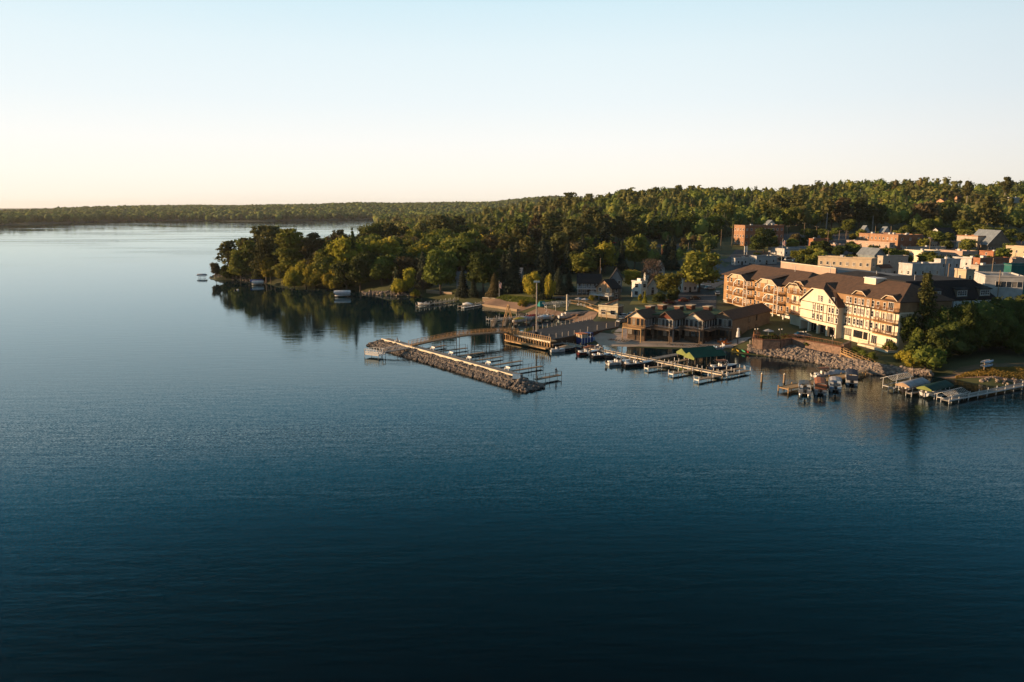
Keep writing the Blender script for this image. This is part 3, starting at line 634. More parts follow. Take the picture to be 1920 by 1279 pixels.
# windows right wing
for px_ in(875,925,1000,1055,1110,1190,1265,1340,1440):
    y=zy(px_,430)[0];win(hotel,-.05,y,13.45,.95,1.75,-90,nx=1)
    win(hotel,0,y+.0,10.75,.95,1.7,-90,nx=1);win(hotel,0,y,7.65,.95,1.7,-90,nx=1)
for z in(13.35,10.4,7.3): win(hotel,-.05 if z>13 else 0,3.0,z,2.0,2.2,-90,nx=3,ny=1);
for z in(13.4,10.4,7.3):
    win(hotel,-.05 if z>13 else 0,44.2,z,1.5,2.1,-90,nx=2,ny=1);win(hotel,-.05 if z>13 else 0,41.3,z+.3,1.0,1.6,-90,nx=1);win(hotel,-.05 if z>13 else 0,39.3,z+.3,1.0,1.6,-90,nx=1)
for px_ in(365,430,485,605,655,725):
    y=zy(px_,560,-2.2)[0];win(hotel,-2.2,y,9.95,.95,1.6,-90,nx=1);win(hotel,-2.2,y,7.3,.95,1.6,-90,nx=1)
for px_ in(445,490,610,665):
    y=zy(px_,400,-2.2)[0];win(hotel,-2.2,y,12.6,1.05,1.9,-90,nx=2,ny=3)
for y,w_ in((36,2.6),(33,2.4),(30.5,1.6),(28.3,1.6),(26.2,1.6),(23.3,3)): win(hotel,.25,y,3.4,w_,2.4,-90,'timber',nx=3,ny=1)
for y,w_,z in((18.8,3.0,4.3),(14.6,3.6,4.3),(11.6,1.6,4.3),(8.2,2.2,3.6),(2.6,2.4,3.6)): win(hotel,0,y,z,w_,2.0 if z>4 else 2.4,-90,'timber' if z>4 else 'white',nx=3,ny=1)
# balconies
def balcony(y0,y1,z,dep=1.7,m='rail',par=hotel,x=0):
    B=MB();B.box(x-dep,x,y0,y1,z-.22,z,'wood2');part(B,'balcony_deck',par)
    B=MB();rail(B,[(x-.05,y0+.05,z),(x-dep+.05,y0+.05,z),(x-dep+.05,y1-.05,z),(x-.05,y1-.05,z)],m=m,step=.25,thin=.045);part(B,'balcony_railing',par)
for z in(13.2,10.1,7.0,): balcony(.15,7.2,z)
for z in(13.2,10.1,7.0): balcony(38.4,45.8,z)
B=MB();B.box(-2.4,-.01,.1,11.5,2.6,3.3,'cream');rail(B,[(-2.3,.2,3.3),(-2.3,11.4,3.3)],m='wood2');part(B,'terrace',hotel)
# ground arcade beam
B=MB();B.box(-.3,0,0,20.9,6.3,6.7,'cream');part(B,'canopy_band',hotel)
# left wing
B=MB();B.box(2,18,46.01,91,5.6,15.3,'siding2');B.box(1.9,18,46,91.1,15.05,15.32,'tan');B.box(1.95,18,46.1,91.05,5.55,5.9,'tan')
B.box(4.6,18,46.02,66,2.5,5.6,'white');B.box(2.2,18,66,91,3.5,5.55,'beige');part(B,'left_wing_wall',hotel)
B=MB();hip_roof(B,2,18,44,91,15.35,3.9,'roofb',ov=.9,hip=7);part(B,'roof',hotel)
for y in(47,53,59): B=MB();B.box(2.1,2.6,y-.25,y+.25,2,5.5,'white');part(B,'column',hotel)
for y in(49,52,57,61): win(hotel,4.6,y,3.6,1.8,1.1,-90,'timber',nx=2,ny=1)
for bi,(ya,yb) in enumerate(((71,84),(52.5,65),(40.5,49))):
    if bi<2:
        for k,z in enumerate((5.7,8.8,11.9)):
            balcony(ya,yb,z,2.6,x=2);
        ym=yb-.33*(yb-ya)
        for z in(5.7,8.8,11.9):
            B=MB()
            B.bar((-.55,yb-4.2,z),(-.55,yb-4.2,z+1.3),.28,.28,'white');B.bar((-.55,yb-4.2,z+1.3),(-.55,yb-6.4,z+2.75),.28,.28,'white');B.bar((-.55,yb-6.4,z+2.75),(-.55,ya+2.2,z+2.75),.22,.22,'white');B.bar((-.55,ya+2.2,z+2.75),(-.55,ya+2.2,z),.22,.22,'white')
            part(B,'balcony_brace',hotel)
            B=MB();B.bar((-.5,ya+.15,z),(-.5,ya+.15,z+2.9),.2,.2,'white');part(B,'balcony_post',hotel)
            for y in(yb-1.2,yb-3.4,ya+5.2,ya+3.0,ya+1.3): win(hotel,2,y,z+.15 if y==yb-3.4 else z+.7,1.5 if y==yb-3.4 else 1.0,2.1 if y==yb-3.4 else 1.5,-90,nx=2 if y==yb-3.4 else 1)
    # clipped gable over the bay
    x=-.7 if bi<2 else -.2;z=14.9;q=yb-ya;y0,y1=ya+.5,yb-.5
    B=MB();B.ext([(x,y0,z),(x,y1,z),(x,y1-q*.22,z+1.5),(x,y0+q*.22,z+1.5)],(.25,0,0),'tan');B.box(x-.05,x,(y0+y1)/2-.1,(y0+y1)/2+.1,z,z+1.5,'timber')
    B.ext([(x-.5,y1+.6,z-.3),(x-.5,y1-q*.22,z+1.55),(6.2,y1-q*.22,z+1.55),(2.4,y1+.6,z-.3)],(0,0,.2),'roofb')
    B.ext([(x-.5,y0-.6,z-.3),(x-.5,y0+q*.22,z+1.55),(6.2,y0+q*.22,z+1.55),(2.4,y0-.6,z-.3)],(0,0,.2),'roofb')
    B.ext([(x-.5,y0+q*.22,z+1.55),(x-.5,y1-q*.22,z+1.55),(7.2,(y0+y1)/2+1,z+2.8),(7.2,(y0+y1)/2-1,z+2.8)],(0,0,.2),'roofb')
    for a,b in(((x-.52,y1+.6,z-.35),(x-.52,y1-q*.22,z+1.5)),((x-.52,y0-.6,z-.35),(x-.52,y0+q*.22,z+1.5)),((x-.52,y0+q*.22,z+1.5),(x-.52,y1-q*.22,z+1.5))): B.bar(a,b,.1,.14,'cream')
    part(B,'gable',hotel)
for y in(88.2,85.8):
    for z in(6.7,9.8,12.9): win(hotel,2,y,z,1.1,1.6,-90,nx=1)
for y in(67.5,69.6,50.6,48.4):
    for z in(6.5,9.6,12.7): win(hotel,2,y,z,1.2,1.7,-90,nx=1)
# rear ranges
B=MB();B.box(18.6,30,28,92,2,15.8,'tan');B.box(30,48,28,95,2,17.0,'tan');part(B,'rear_wing_wall',hotel)
B=MB();B.box(18.3,29.9,27.8,92.2,15.803,16.1,'roofd');B.box(30.4,48.2,27.8,95,17.003,17.3,'roofg');hip_roof(B,20,42,36,64,16.3,2.6,'roofd',ov=.3,hip=9);part(B,'rear_roof',hotel)
B=MB();B.box(29.6,30.3,64.5,97,16.3,18.9,'pink');B.box(29.5,30.4,64.5,97,18.9,19.1,'cream');part(B,'back_parapet',hotel)
B=MB();B.box(17.5,26,20,40.5,16.2,16.6,'roofd');B.box(17.2,17.6,19.5,40.5,16.2,17.7,'cream');part(B,'flat_roof_parapet',hotel)
SY=14.4
B=MB();B.box(16.1,46,SY+.4,36,2,13.9,'tsiding');part(B,'south_wing_wall',hotel)
B=MB();x0,x1,y0,y1=15.8,46.3,SY+.1,36.3
B.add([(x0,y0,13.9),(x1,y0,13.9),(x1,y1,13.9),(x0,y1,13.9),(x0+1.2,y0+3.2,19.2),(x1-6,y0+3.2,19.2),(x1-6,y1-2.8,19.2),(x0+1.2,y1-2.8,19.2)],[(0,1,5,4),(1,2,6,5),(2,3,7,6),(3,0,4,7),(4,5,6,7),(0,3,2,1)],'roofd')
part(B,'mansard_roof',hotel)
B=MB()
for x in(18.5,24.7,31,37.5,42,45.9):
    B.box(x-.12,x+.12,SY+.28,SY+.36,3,13.9,'timber')
for z in(7.2,10.5,13.7): B.box(16.2,46,SY+.27,SY+.36,z-.2,z+.2,'timber')
B.box(16.2,46,SY+.36,SY+.4,3,13.8,'white');part(B,'timber_framing',hotel)
for i,x in enumerate((20,22.3,27.8,34,36,39.8,44)):
    for z in(11.1,7.9,4.6): win(hotel,x,SY+.36,z,1.6,1.7,0,nx=3)
for x in(25,34,42):
    B=MB();B.box(x-1.9,x+1.9,SY+.5,SY+4.5,14.5,16.7,'tsiding');B.ext([(x-2.3,SY+.2,16.65),(x+2.3,SY+.2,16.65),(x+2.3,SY+5,17.7),(x-2.3,SY+5,17.7)],(0,0,.15),'roofd');part(B,'dormer',hotel)
    win(hotel,x,SY+.5,14.9,3.2,1.5,0,nx=4)
win(hotel,8,0,13.8,1.4,1.6,0,nx=2)
for x in(3,7,11,14):
    for z in(10.6,7.5,4.3): 
        if x in(7,14): win(hotel,x,.02,z,1.4,1.6,0,nx=2)
B=MB()
for x,y,h in((9,58,2.4),(24,60,2.6),(30,45,1.2),(33,70,1.),(12,28,1.3),(22,20,2.2)):
    B.tube((x,y,17.5),(x,y,18.5+h),.1,'metal');
for i in range(7): B.box(41.9,42.9,36+i*6,37.2+i*6,15.7,16.9,'metal')
part(B,'roof_vent',hotel)

# ---------------------------------------------------------------- grid-aligned block building
def solve(Kp,d,px):
    u=(px-960)/F;f0=Kp.y*CC-(Kp.z-H)*SS;den=d.x-u*d.y*CC
    return (u*f0-Kp.x)/den if abs(den)>1e-6 else 8
def gb(name,label,cat,xL,xK,xR,yB,yT,wall,roof='flat',roofm='roofg',ang=14.1,wins=None,wallr=None,rise=None,w1=None,w2=None,fm='white',group=None,dist=None,ws=(1.1,1.4),base=None,parapet=None,lwins=True,glass='glass'):
    if dist: 
        d=ray(xK,yT);t=dist/d[1];Kp=Vector((d[0]*t,dist,Z(d[0]*t,dist)))
    else: Kp=T(xK,yB)
    a=R(ang);d1=Vector((-math.sin(a),math.cos(a),0));d2=Vector((math.cos(a),math.sin(a),0))
    w1=w1 or max(3.5,min(60,abs(solve(Kp,d1,xL))));w2=w2 or max(3.5,min(70,abs(solve(Kp,d2,xR))))
    h=max(2.6,topz(xK,yT,Kp)-Kp.z)
    t=thing(name,label,cat,Kp,a,group);B=MB();zb=-3
    c=Kp+d1*w1/2+d2*w2/2;FOOT.append((c.x,c.y,max(w1,w2)*.62))
    B.box(0,w2,0,w1,zb,h,wall)
    if wallr:  # camera-side walls get a duller colour that paints in their shade
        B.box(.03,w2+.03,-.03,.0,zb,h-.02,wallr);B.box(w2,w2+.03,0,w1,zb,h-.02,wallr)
    if base: B.box(-.05,w2+.05,-.05,w1+.05,zb,h*base[0],base[1])
    part(B,'wall',t)
    B=MB();q=rise
    if roof=='flat':
        pm=parapet or wall
        B.box(-.12,w2+.12,-.12,w1+.12,h,h+.08,roofm)
        for A in((-.14,.12,-.14,w1+.14),(w2-.12,w2+.14,-.14,w1+.14),(.12,w2-.12,-.14,.12),(.12,w2-.12,w1-.12,w1+.14)): B.box(*A,h+.083,h+.55,pm)
        g=random.Random(int(xK*7+yT))
        for i in range(max(1,int(w1*w2/110))):
            x=g.uniform(1.5,max(1.6,w2-2.5));y=g.uniform(1.5,max(1.6,w1-2.5));s=g.uniform(.8,1.7);B.box(x,x+s,y,y+s,h+.08,h+.5+s*.5,'metal')
    elif roof=='gable_x': gable_roof(B,0,w2,0,w1,h,q or w1*.3,roofm,'x',wallm=wall)
    elif roof=='gable_y': gable_roof(B,0,w2,0,w1,h,q or w2*.3,roofm,'y',wallm=wallr or wall)
    elif roof=='hip': hip_roof(B,0,w2,0,w1,h,q or min(w1,w2)*.25,roofm,'y' if w1>w2 else 'x',hip=min(w1,w2)*.45)
    elif roof=='shed': B.ext([(-.4,-.4,h),(w2+.4,-.4,h),(w2+.4,w1+.4,h+(q or 1)),(-.4,w1+.4,h+(q or 1))],(0,0,.2),roofm)
    part(B,'roof',t)
    if wins:
        fl,nl,nr=wins;fh=h/fl
        for k in range(fl):
            z=k*fh+fh*.32 if fl>1 else max(h*.32,h-3.0)
            for i in range(nl): win(t,0,w1*(i+.5)/nl,z,min(ws[0],w1/nl*.7),min(ws[1],fh*.6),-90,fm,nx=1,glass=glass)
            for i in range(nr): win(t,w2*(i+.5)/nr,-.04 if wallr else 0,z,min(ws[0],w2/nr*.7),min(ws[1],fh*.6),0,fm,nx=1,glass=glass)
        B=MB();B.box(w2*.5-.5,w2*.5+.5,-.10,-.035,0,2.1,'dwood');part(B,'door',t)

    return t,w1,w2,h
# ================= setting sheets
patch('town_pavement',(1345,512),(1990,570),(2000,441),(1440,439),'asph2',step=3)
patch('beach',(1128,649),(1340,655),(1405,638),(1100,622),'sand')
patch('path',(1150,626),(1395,642),(1410,632),(1160,616),'concrete')
patch('parking_lot',(1190,590),(1340,600),(1345,545),(1235,560),'asph2')
road('street',[(1225,585),(1300,548),(1345,528),(1345,505),(1330,490)],9,'asph2')
road('street',[(1330,490),(1420,486),(1530,478),(1600,472),(1680,462)],12,'asph2')
patch('parking_lot',(1360,488),(1530,492),(1530,470),(1380,468),'asph2')
patch('parking_lot',(1480,470),(1600,480),(1600,438),(1480,436),'asph2')
patch('parking_lot',(1760,512),(1960,560),(1960,470),(1700,470),'asph2')
patch('parking_lot',(1640,500),(1800,512),(1800,470),(1640,470),'asph2')
patch('road',(1130,470),(1290,470),(1275,458),(1140,460),'asph2')
patch('path',(1400,648),(1560,662),(1572,652),(1420,636),'asph2')
patch('beach',(1750,707),(1960,728),(1960,716),(1790,703),'sand2')
patch('lawn',(1780,706),(1960,722),(1960,680),(1800,690),'brush')
patch('lawn',(1800,705),(1960,716),(1960,690),(1845,693),'grass')
patch('lawn',(1180,572),(1260,572),(1270,552),(1190,556),'grass')
patch('lawn',(945,556),(1045,562),(1075,552),(950,548),'grass')
patch('lawn',(1372,468),(1440,472),(1440,462),(1375,459),'grass')
patch('yard',(1035,560),(1115,572),(1140,552),(1060,548),'brush')
patch('boat_ramp',(985,588),(1062,600),(1110,588),(1010,577),'sand2')
patch('boat_yard',(1045,601),(1112,600),(1122,586),(1068,584),'sand2')
patch('bank',(905,574),(972,585),(1012,572),(905,560),'sand2')
# wharf with parking deck
W=[(973,625),(1036,637),(1091,627),(1160,613),(1166,598),(1112,598),(1050,609)]
wp=[G(*p,2.2)[:2] for p in W]
wharf=thing('wharf','broad asphalt-topped wharf with dark retaining walls running out from the shore','wharf',(wp[0][0],wp[0][1],0))
lp=[(x-wp[0][0],y-wp[0][1]) for x,y in wp];FOOT.append((*G(1080,612,2)[:2],30))
B=MB();B.prism(lp,-2.5,2.15,'dwood');part(B,'retaining_wall',wharf)
B=MB();B.prism(lp,2.153,2.25,'asphalt');part(B,'paved_deck',wharf)
def bollards(a,b,n,z,h,group,label,m='concrete'):
    P,Q=G(*a,z),G(*b,z);mb=MB();mb.tube((0,0,-.1),(0,0,h),.13,m,.11,8);mb.tube((0,0,h-.02),(0,0,h+.06),.15,m,.04,8);me=mb.mesh('bollard')
    for i in range(n):
        p=P.lerp(Q,i/(n-1) if n>1 else 0);tag(link('bollard',me,None,p),label,'bollard',group)
bollards((1043,633),(1088,626),5,2.25,1.3,'bollards on the right edge of the wharf','short pale post on the right-hand edge of the asphalt wharf')
bollards((1102,622),(1154,612),4,2.25,1.5,'bollards along the road by the beach','short pale post along the wharf road above the beach')
bollards((1000,619),(1108,600),14,2.25,1.2,'bollards on the left edge of the wharf','short pale post on the marina edge of the asphalt wharf')
bollards((985,623),(1030,634),4,2.25,1.2,'bollards at the head of the wharf','short pale post at the lake end of the asphalt wharf')
# ================= condos
def condo():
    a=R(48);Ks=[(1208,632),(1261,634),(1317,636),(1372,634)]
    K4=G(1372,633,2.0);d2=Vector((math.cos(a),math.sin(a),0));d1=Vector((-math.sin(a),math.cos(a),0))
    t=thing('beach_condominium','row of dark two-storey beach units with four peaked gables behind the sand','building',(K4.x,K4.y,0),a)
    def loc(px,py,z): 
        q=G(px,py,z)-K4;return q.dot(d2),q.dot(d1)
    w4=solve(K4,d1,1336);L=solve(K4,d2,1442);z0=.5;hE=7.6
    FOOT.append((*(K4+d2*L/2)[:2],16))
    faces=['rsiding','cream','tsiding','tsiding'];gm=['cream','rsiding','cream','tsiding'];side=['rsiding','wsiding','tsiding','tsiding']
    for i,(kx,ky) in enumerate(Ks):
        x,y=loc(kx,ky,2.0);FOOT.append((*G(kx,ky,2)[:2],12))
        Kp=G(kx,ky,2.0);wl=solve(Kp,d1,(1176,1233,1283,1336)[i])
        ln=L if i==3 else 7.5
        B=MB();B.box(x,x+ln,y,y+wl,z0,hE,side[i]);B.box(x-.05,x,y,y+wl,z0,hE,'osiding' if i==0 else 'tsiding');B.ext([(x-.05,y,hE),(x-.05,y+wl,hE),(x-.05,y+wl/2,hE+1.9)],(.3,0,0),gm[i]);part(B,'wall',t)  # first unit coloured as if sunlit, the others as if shaded
        B=MB();gable_roof(B,x,x+ln,y,y+wl,hE,1.9,'roofb','x',ov=.5)
        for s in(-.5,wl+.5): B.bar((x-.56,y+s,hE-.35),(x-.56,y+wl/2,hE+2.0),.1,.16,'wood' if i==0 else 'bwood')
        part(B,'roof',t)
        # glazed upper floor, dark
        for j in range(4): win(t,x-.05,y+wl*(j+.5)/4,5.0,wl/4*.82,2.4,-90,'wood2' if i==0 else 'alu',nx=1,ny=1)
        for j in range(3): win(t,x-.09,y+wl*(j+.5)/3,2.3,wl/3*.8,2.1,-90,'timber',nx=2,ny=1)
        B=MB();B.box(x-.09,x-.052,y+.1,y+wl-.1,z0,4.3,'dwood')  # dark panels paint the shade under the balconies onto the walls
        if i<3: B.box(x+.5,x+7.4,y-.035,y-.002,z0,4.3,'dwood')
        part(B,'recess_shade_panel',t)
        # balcony in front
        B=MB();B.box(x-2.4,x-.05,y-.3,y+wl+.3,4.35,4.65,'wood2' if i==0 else 'bwood');part(B,'balcony_deck',t)
        B=MB();rail(B,[(x-.1,y-.25,4.65),(x-2.35,y-.25,4.65),(x-2.35,y+wl+.25,4.65),(x-.1,y+wl+.25,4.65)],m='wood2' if i==0 else 'bwood',step=.3,thin=.05);part(B,'balcony_railing',t)
        for yy in(y-.2,y+wl+.2):
            B=MB();B.box(x-2.38,x-2.18,yy-.1,yy+.1,z0,4.35,'wood2' if i==0 else 'bwood');part(B,'post',t)
        # side glazing bay facing the camera
        if i<3:
            for j in range(4): win(t,x+1.2+j*1.7,y,5.0,1.35,2.3,0,'alu',nx=1,ny=1)
            B=MB();B.box(x+.4,x+9,y-1.9,y,4.35,4.6,'bwood');rail(B,[(x+.4,y-1.85,4.6),(x+9,y-1.85,4.6)],m='bwood',step=.3,thin=.05);part(B,'balcony_deck',t)
            for j in range(3): win(t,x+2+j*2.4,y-.035,2.2,1.9,2.1,0,'timber',nx=2,ny=1)
        else:
            for xx in(L*.42,L*.62):
                for z in(2.4,5.5): win(t,x+xx,y,z,1.0,1.7,0,'timber',nx=1)
    # linking rear mass and roof terrace
    x1,y1=loc(1208,632,2);xb,yb=loc(1372,634,2)
    B=MB();P=[loc(1208,632,2),loc(1372,634,2)]
    A0=Vector((P[0][0]+4.2,P[0][1]+1.2));A1=Vector((P[1][0]+4.2,P[1][1]+2.2));n=Vector((math.cos(R(42)),math.sin(R(42))))
    nn=Vector((.67,.74));A0,A1=Vector((A0.x,A0.y)),Vector((A1.x,A1.y))
    q=[(A0.x,A0.y),(A1.x,A1.y),(A1.x+11,A1.y+12),(A0.x+11,A0.y+12)]
    B.prism(q,z0,8.0,'tsiding');B.prism([(a_,b_) for a_,b_ in q],8.003,8.25,'turf');part(B,'terrace_roof',t)
    for i,f in enumerate((.12,.3,.48,.66,.84)):
        c=A0.lerp(A1,f);c=(c.x+5+2*(i%2),c.y+6+2*(i%2));B=MB();B.box(c[0],c[0]+2.6,c[1],c[1]+1.8,8.2,9.5,'roofr');B.box(c[0]-.2,c[0]+2.8,c[1]-.2,c[1]+2.0,9.5,9.7,'tan');part(B,'roof_structure',t)
condo()
# lakeside lamps with two globes on the beach walk
def lamp(px,py,label,h=4.2,group=None,two=True,m='dmetal',z=None):
    p=T(px,py) if z is None else G(px,py,z)
    t=thing('street_lamp',label,'lamp',p,R(20),group);B=MB();B.tube((0,0,0),(0,0,.5),.14,m,.1);B.tube((0,0,.5),(0,0,h),.07,m)
    if two: B.bar((-.45,0,h),(.45,0,h),.06,.06,m)
    part(B,'pole',t)
    for s in((-.45,.45) if two else (0,)):
        B=MB();B.ball((s,0,h+.2),.22,'lampw');part(B,'lamp_globe',t,smooth=True)
for px,py,l in((1180,634,'double-globe lamp standing before the leftmost beach unit'),(1228,634,'double-globe lamp between the first and second beach gables'),(1285,639,'double-globe lamp before the cream-gabled beach unit'),(1341,641,'double-globe lamp before the fourth beach gable'),(1417,646,'lamp post beside the left end of the round brick terrace'),(1462,647,'lamp post on the walk above the left part of the rocks'),(1507,652,'lamp post with two globes on the walk near the middle of the rocks')): lamp(px,py,l)
lamp(1559,662,'pale sunlit lamp post at the top of the rocks near the stairs',4.4,m='concrete')
def tall_pole():
    p=G(1006,629,2.25);t=thing('light_mast','very tall wooden light mast standing at the lake end of the asphalt wharf','light pole',p)
    top=topz(1006,530,p)-p.z;B=MB();B.box(-.5,.5,-.5,.5,0,1.2,'dmetal');B.tube((0,0,1.2),(0,0,top),.24,'concrete',.18,8);part(B,'pole',t)
    B=MB();B.box(-.9,.9,-.25,.25,top,top+.5,'lampw');part(B,'floodlight',t)
tall_pole()
# ================= houses
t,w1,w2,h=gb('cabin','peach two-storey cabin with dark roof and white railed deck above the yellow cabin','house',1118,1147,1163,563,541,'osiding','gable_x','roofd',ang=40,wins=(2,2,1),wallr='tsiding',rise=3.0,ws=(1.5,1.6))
B=MB();B.box(-3,-.05,-1,w1+1,1.6,1.85,'alu');rail(B,[(-.1,-1,1.85),(-3,-1,1.85),(-3,w1+1,1.85),(-.1,w1+1,1.85)],m='alu',thin=.06)
for y in(-1,w1/2,w1+1): B.box(-2.95,-2.8,y-.08,y+.08,-1.5,1.6,'alu')
part(B,'deck',t)
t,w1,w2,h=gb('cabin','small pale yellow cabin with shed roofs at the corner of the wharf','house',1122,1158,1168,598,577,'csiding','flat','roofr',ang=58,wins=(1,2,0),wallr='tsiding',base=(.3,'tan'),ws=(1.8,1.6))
B=MB();B.ext([(1,.6,h+.5),(1,w1*.62,h+.5),(1,.6,h+2.6)],(.4,0,0),'csiding');B.ext([(.2,.1,h+2.7),(.2,w1*.7,h+.5),(w2,w1*.7,h+.5),(w2,.1,h+2.7)],(0,0,.2),'roofr');part(B,'upper_roof',t)
B=MB();B.box(-2.4,-.05,w1*.4,w1*.75,2.3,2.45,'tan');B.box(-2.3,-2.15,w1*.42,w1*.44,-.5,2.3,'wood2');B.box(-2.3,-2.15,w1*.7,w1*.72,-.5,2.3,'wood2');part(B,'porch',t)
t,w1,w2,h=gb('lake_house','long blue and white lake house with a dark roof and a row of upper windows','house',1081,1083,1126,552,531,'bsiding','gable_x','roofd',ang=-6,wins=(2,1,6),rise=3.2,w1=13,ws=(1.5,1.5))
B=MB();B.box(-.3,w2+.3,-2.2,-.05,h*.5,h*.5+.2,'alu');rail(B,[(-.2,-2.1,h*.5+.2),(w2+.2,-2.1,h*.5+.2)],m='alu',thin=.05)
for i in range(6): B.box(w2*i/5-.07,w2*i/5+.07,-2.15,-2.0,-1,h,'alu')
part(B,'porch',t)
t,w1,w2,h=gb('house','blue-grey house with a steep white-edged gable standing above the peach cabin','house',1140,1144,1166,548,524,'bsiding','gable_y','roofd',ang=-8,wins=(2,0,2),rise=4.0,w1=12)
t,w1,w2,h=gb('house','bright white narrow two-storey house lit by the sun between two rounded trees','house',1184,1202,1211,559,530,'white','flat','roofd',ang=40,wins=(2,1,1),ws=(1.8,1.6))
t,w1,w2,h=gb('house','white gabled house in shade between the two rounded yellow-green trees','house',1211,1214,1233,553,538,'white','gable_y','roofd',ang=-4,wins=(2,0,1),rise=3.2,w1=9)
t,w1,w2,h=gb('house','large white two-storey house with brown roof under the big street tree','house',1272,1280,1307,549,520,'white','hip','roofr',ang=20,wins=(2,1,3),rise=2.5)
for a in ((1205,1210,1226,528,508,'white gable peeking out behind the grey leafless tree'),(1228,1232,1246,520,503,'small pale gable behind the leafless tree, nearer the big street tree')): gb('house',a[5],'house',*a[:5],'wsiding','gable_y','roofd',ang=-5,wins=(2,0,1),rise=3.2,w1=9)
for a in ((850,856,868,545,522,'grey house almost hidden by spruces above the small docks',-10,'bsiding','roofg'),(948,951,962,548,539,'small white shed beside the flagpole under the big spruces',0,'wsiding','roofg'),(975,979,986,549,538,'tiny blue cottage between the big spruces and the rounded willow',-5,'bsiding','roofd'),(955,962,975,530,515,'grey roofed house deep among the tall spruces behind the flagpole',-8,'bsiding','roofg'),(898,902,924,445,424,'white house with a grey-blue roof in a gap of the wood',-10,'wsiding','roofs'),(975,980,992,440,428,'pale house just right of the grey-roofed one in the wood',-10,'wsiding','roofs')):
    gb('house',a[5],'house',*a[:5],a[7],'gable_x',a[8],ang=a[6],wins=(1,0,2),rise=2.6)
# ================= town blocks
def TB(label,xL,xK,xR,yB,yT,wall,roof='flat',roofm='roofg',wins=(1,3,4),**k): return gb(k.pop('name','commercial_building'),label,'building',xL,xK,xR,yB,yT,wall,roof,roofm,wins=wins,**k)
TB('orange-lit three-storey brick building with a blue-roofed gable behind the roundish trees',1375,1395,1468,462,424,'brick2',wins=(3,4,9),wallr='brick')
gb('tower_gable','small steep gable with blue-grey roof rising behind the orange brick building','building',1431,1436,1456,440,424,'cream','gable_y','roofs',ang=5,rise=4,w1=8)
TB('long low white building with many windows behind the car park and flag',1440,1470,1538,481,468,'wsiding',wins=(1,3,8))
TB('low white garage building left of the flagpole, nearest the big street tree',1371,1378,1404,498,486,'wsiding',wins=(1,1,2))
TB('low mixed white building between the garage and the flagpole',1404,1418,1456,497,482,'wsiding',roofm='roofd',wins=(1,2,3))
TB('cream flat-roofed building glowing at its corner behind the hotel',1531,1634,1640,504,487,'tan',wins=(1,8,1),dist=318,ang=45)
TB('low red-brown brick building by the upper car park',1516,1524,1554,464,449,'brick',wins=(1,1,2))
TB('large orange brick two-storey block with a long row of small windows',1609,1682,1728,468,442,'brick2',wins=(2,10,3),wallr='brick')
gb('turret','pale pointed turret roof at the left end of the large brick block','turret',1611,1615,1632,445,440,'wsiding','gable_y','roofs',ang=0,rise=5,w1=5)
gb('turret','green-grey pointed roof behind the middle of the large brick block','turret',1649,1654,1671,446,440,'wsiding','gable_y','roofs',ang=0,rise=4.5,w1=6)
t,w1,w2,h=TB('long pale pink building with a small red sign in front of the large brick block',1586,1666,1674,478,457,'pink',wins=(2,7,1))
B=MB();B.box(-.15,0,w1*.72,w1*.86,h*.62,h*.82,'red');part(B,'sign',t)
TB('grey house with a white-edged gable behind the cream building',1624,1640,1656,500,478,'bsiding','gable_y','roofs',wins=(1,0,1),rise=3,w1=12,dist=365)
TB('brown-roofed taupe building left of the white stepped block',1648,1656,1700,505,482,'beige',roofm='roofr',wins=(1,1,2),dist=345)
TB('white shallow-roofed building above the tall hotel conifer',1681,1711,1760,520,497,'wsiding',roofm='roofs',wins=(2,2,4),dist=295)
TB('pale grey building on the right end of the white stepped block',1760,1764,1796,515,488,'wsiding',roofm='roofg',wins=(1,0,3),dist=315)
TB('white store with a rounded false front catching the sun in the middle of town',1694,1731,1760,489,472,'cream',wins=(1,2,3),wallr='wsiding',dist=375)
TB('low grey-roofed building with a dish behind the white store',1690,1700,1772,478,465,'beige',wins=(1,1,4),dist=415)
TB('long low shop with a sunlit pink upper band in front of the parked cars',1759,1805,1831,490,473,'pink',wins=(1,5,2),dist=372)
TB('white building with a dark red roof below the pink shop',1783,1822,1835,508,486,'wsiding',roofm='roofr',wins=(1,2,2),dist=330)
TB('brown block in shade with one pale window right of the dark red roof',1831,1838,1888,512,486,'brick',roofm='roofg',wins=(1,1,3),dist=325)
TB('red-topped beige hall left of the big grey gabled hall',1792,1831,1857,470,444,'beige',wins=(1,0,0),wallr='beige',parapet='brick2')
t,w1,w2,h=TB('big timber hall with a broad front gable and a blue-grey steel roof',1848,1851,1893,474,458,'tsiding','gable_y','roofs',wins=(1,0,7),rise=7.5,ang=-6,w1=24)
B=MB();rail(B,[(0,-3,.8),(w2,-3,.8)],m='rail',h=1.3);B.box(0,w2,-3.1,-.1,.5,.8,'rail');part(B,'porch_railing',t)
t,w1,w2,h=TB('tan stucco building at the right edge catching orange light',1883,1990,2000,484,468,'tan',wins=(1,7,2),dist=370)
t,w1,w2,h=TB('low white shop with a row of dark arched windows near the right edge',1816,1848,1909,545,519,'wsiding',wins=None,ang=-20,w1=14,dist=228)
for i in range(5): win(t,w2*(.35+.14*i),0,h-3.1,1.5,1.9,0,'white',nx=1,ny=1)
TB('teal steel building at the right edge behind the white arched shop',1893,1897,1990,530,498,'teal',roofm='roofs',wins=(1,0,0),ang=5,dist=262)
TB('beige low shed just behind the dark mansard roof of the hotel',1783,1812,1818,522,508,'tan',wins=(1,1,1),dist=258)
TB('grey flat-roofed building between the brown block and the teal shed',1825,1835,1900,516,500,'beige',wins=(1,1,3),dist=290)
TB('small pink shop front at the right edge below the tan stucco building',1888,1905,1960,500,486,'pink',wins=(1,2,3),dist=330)
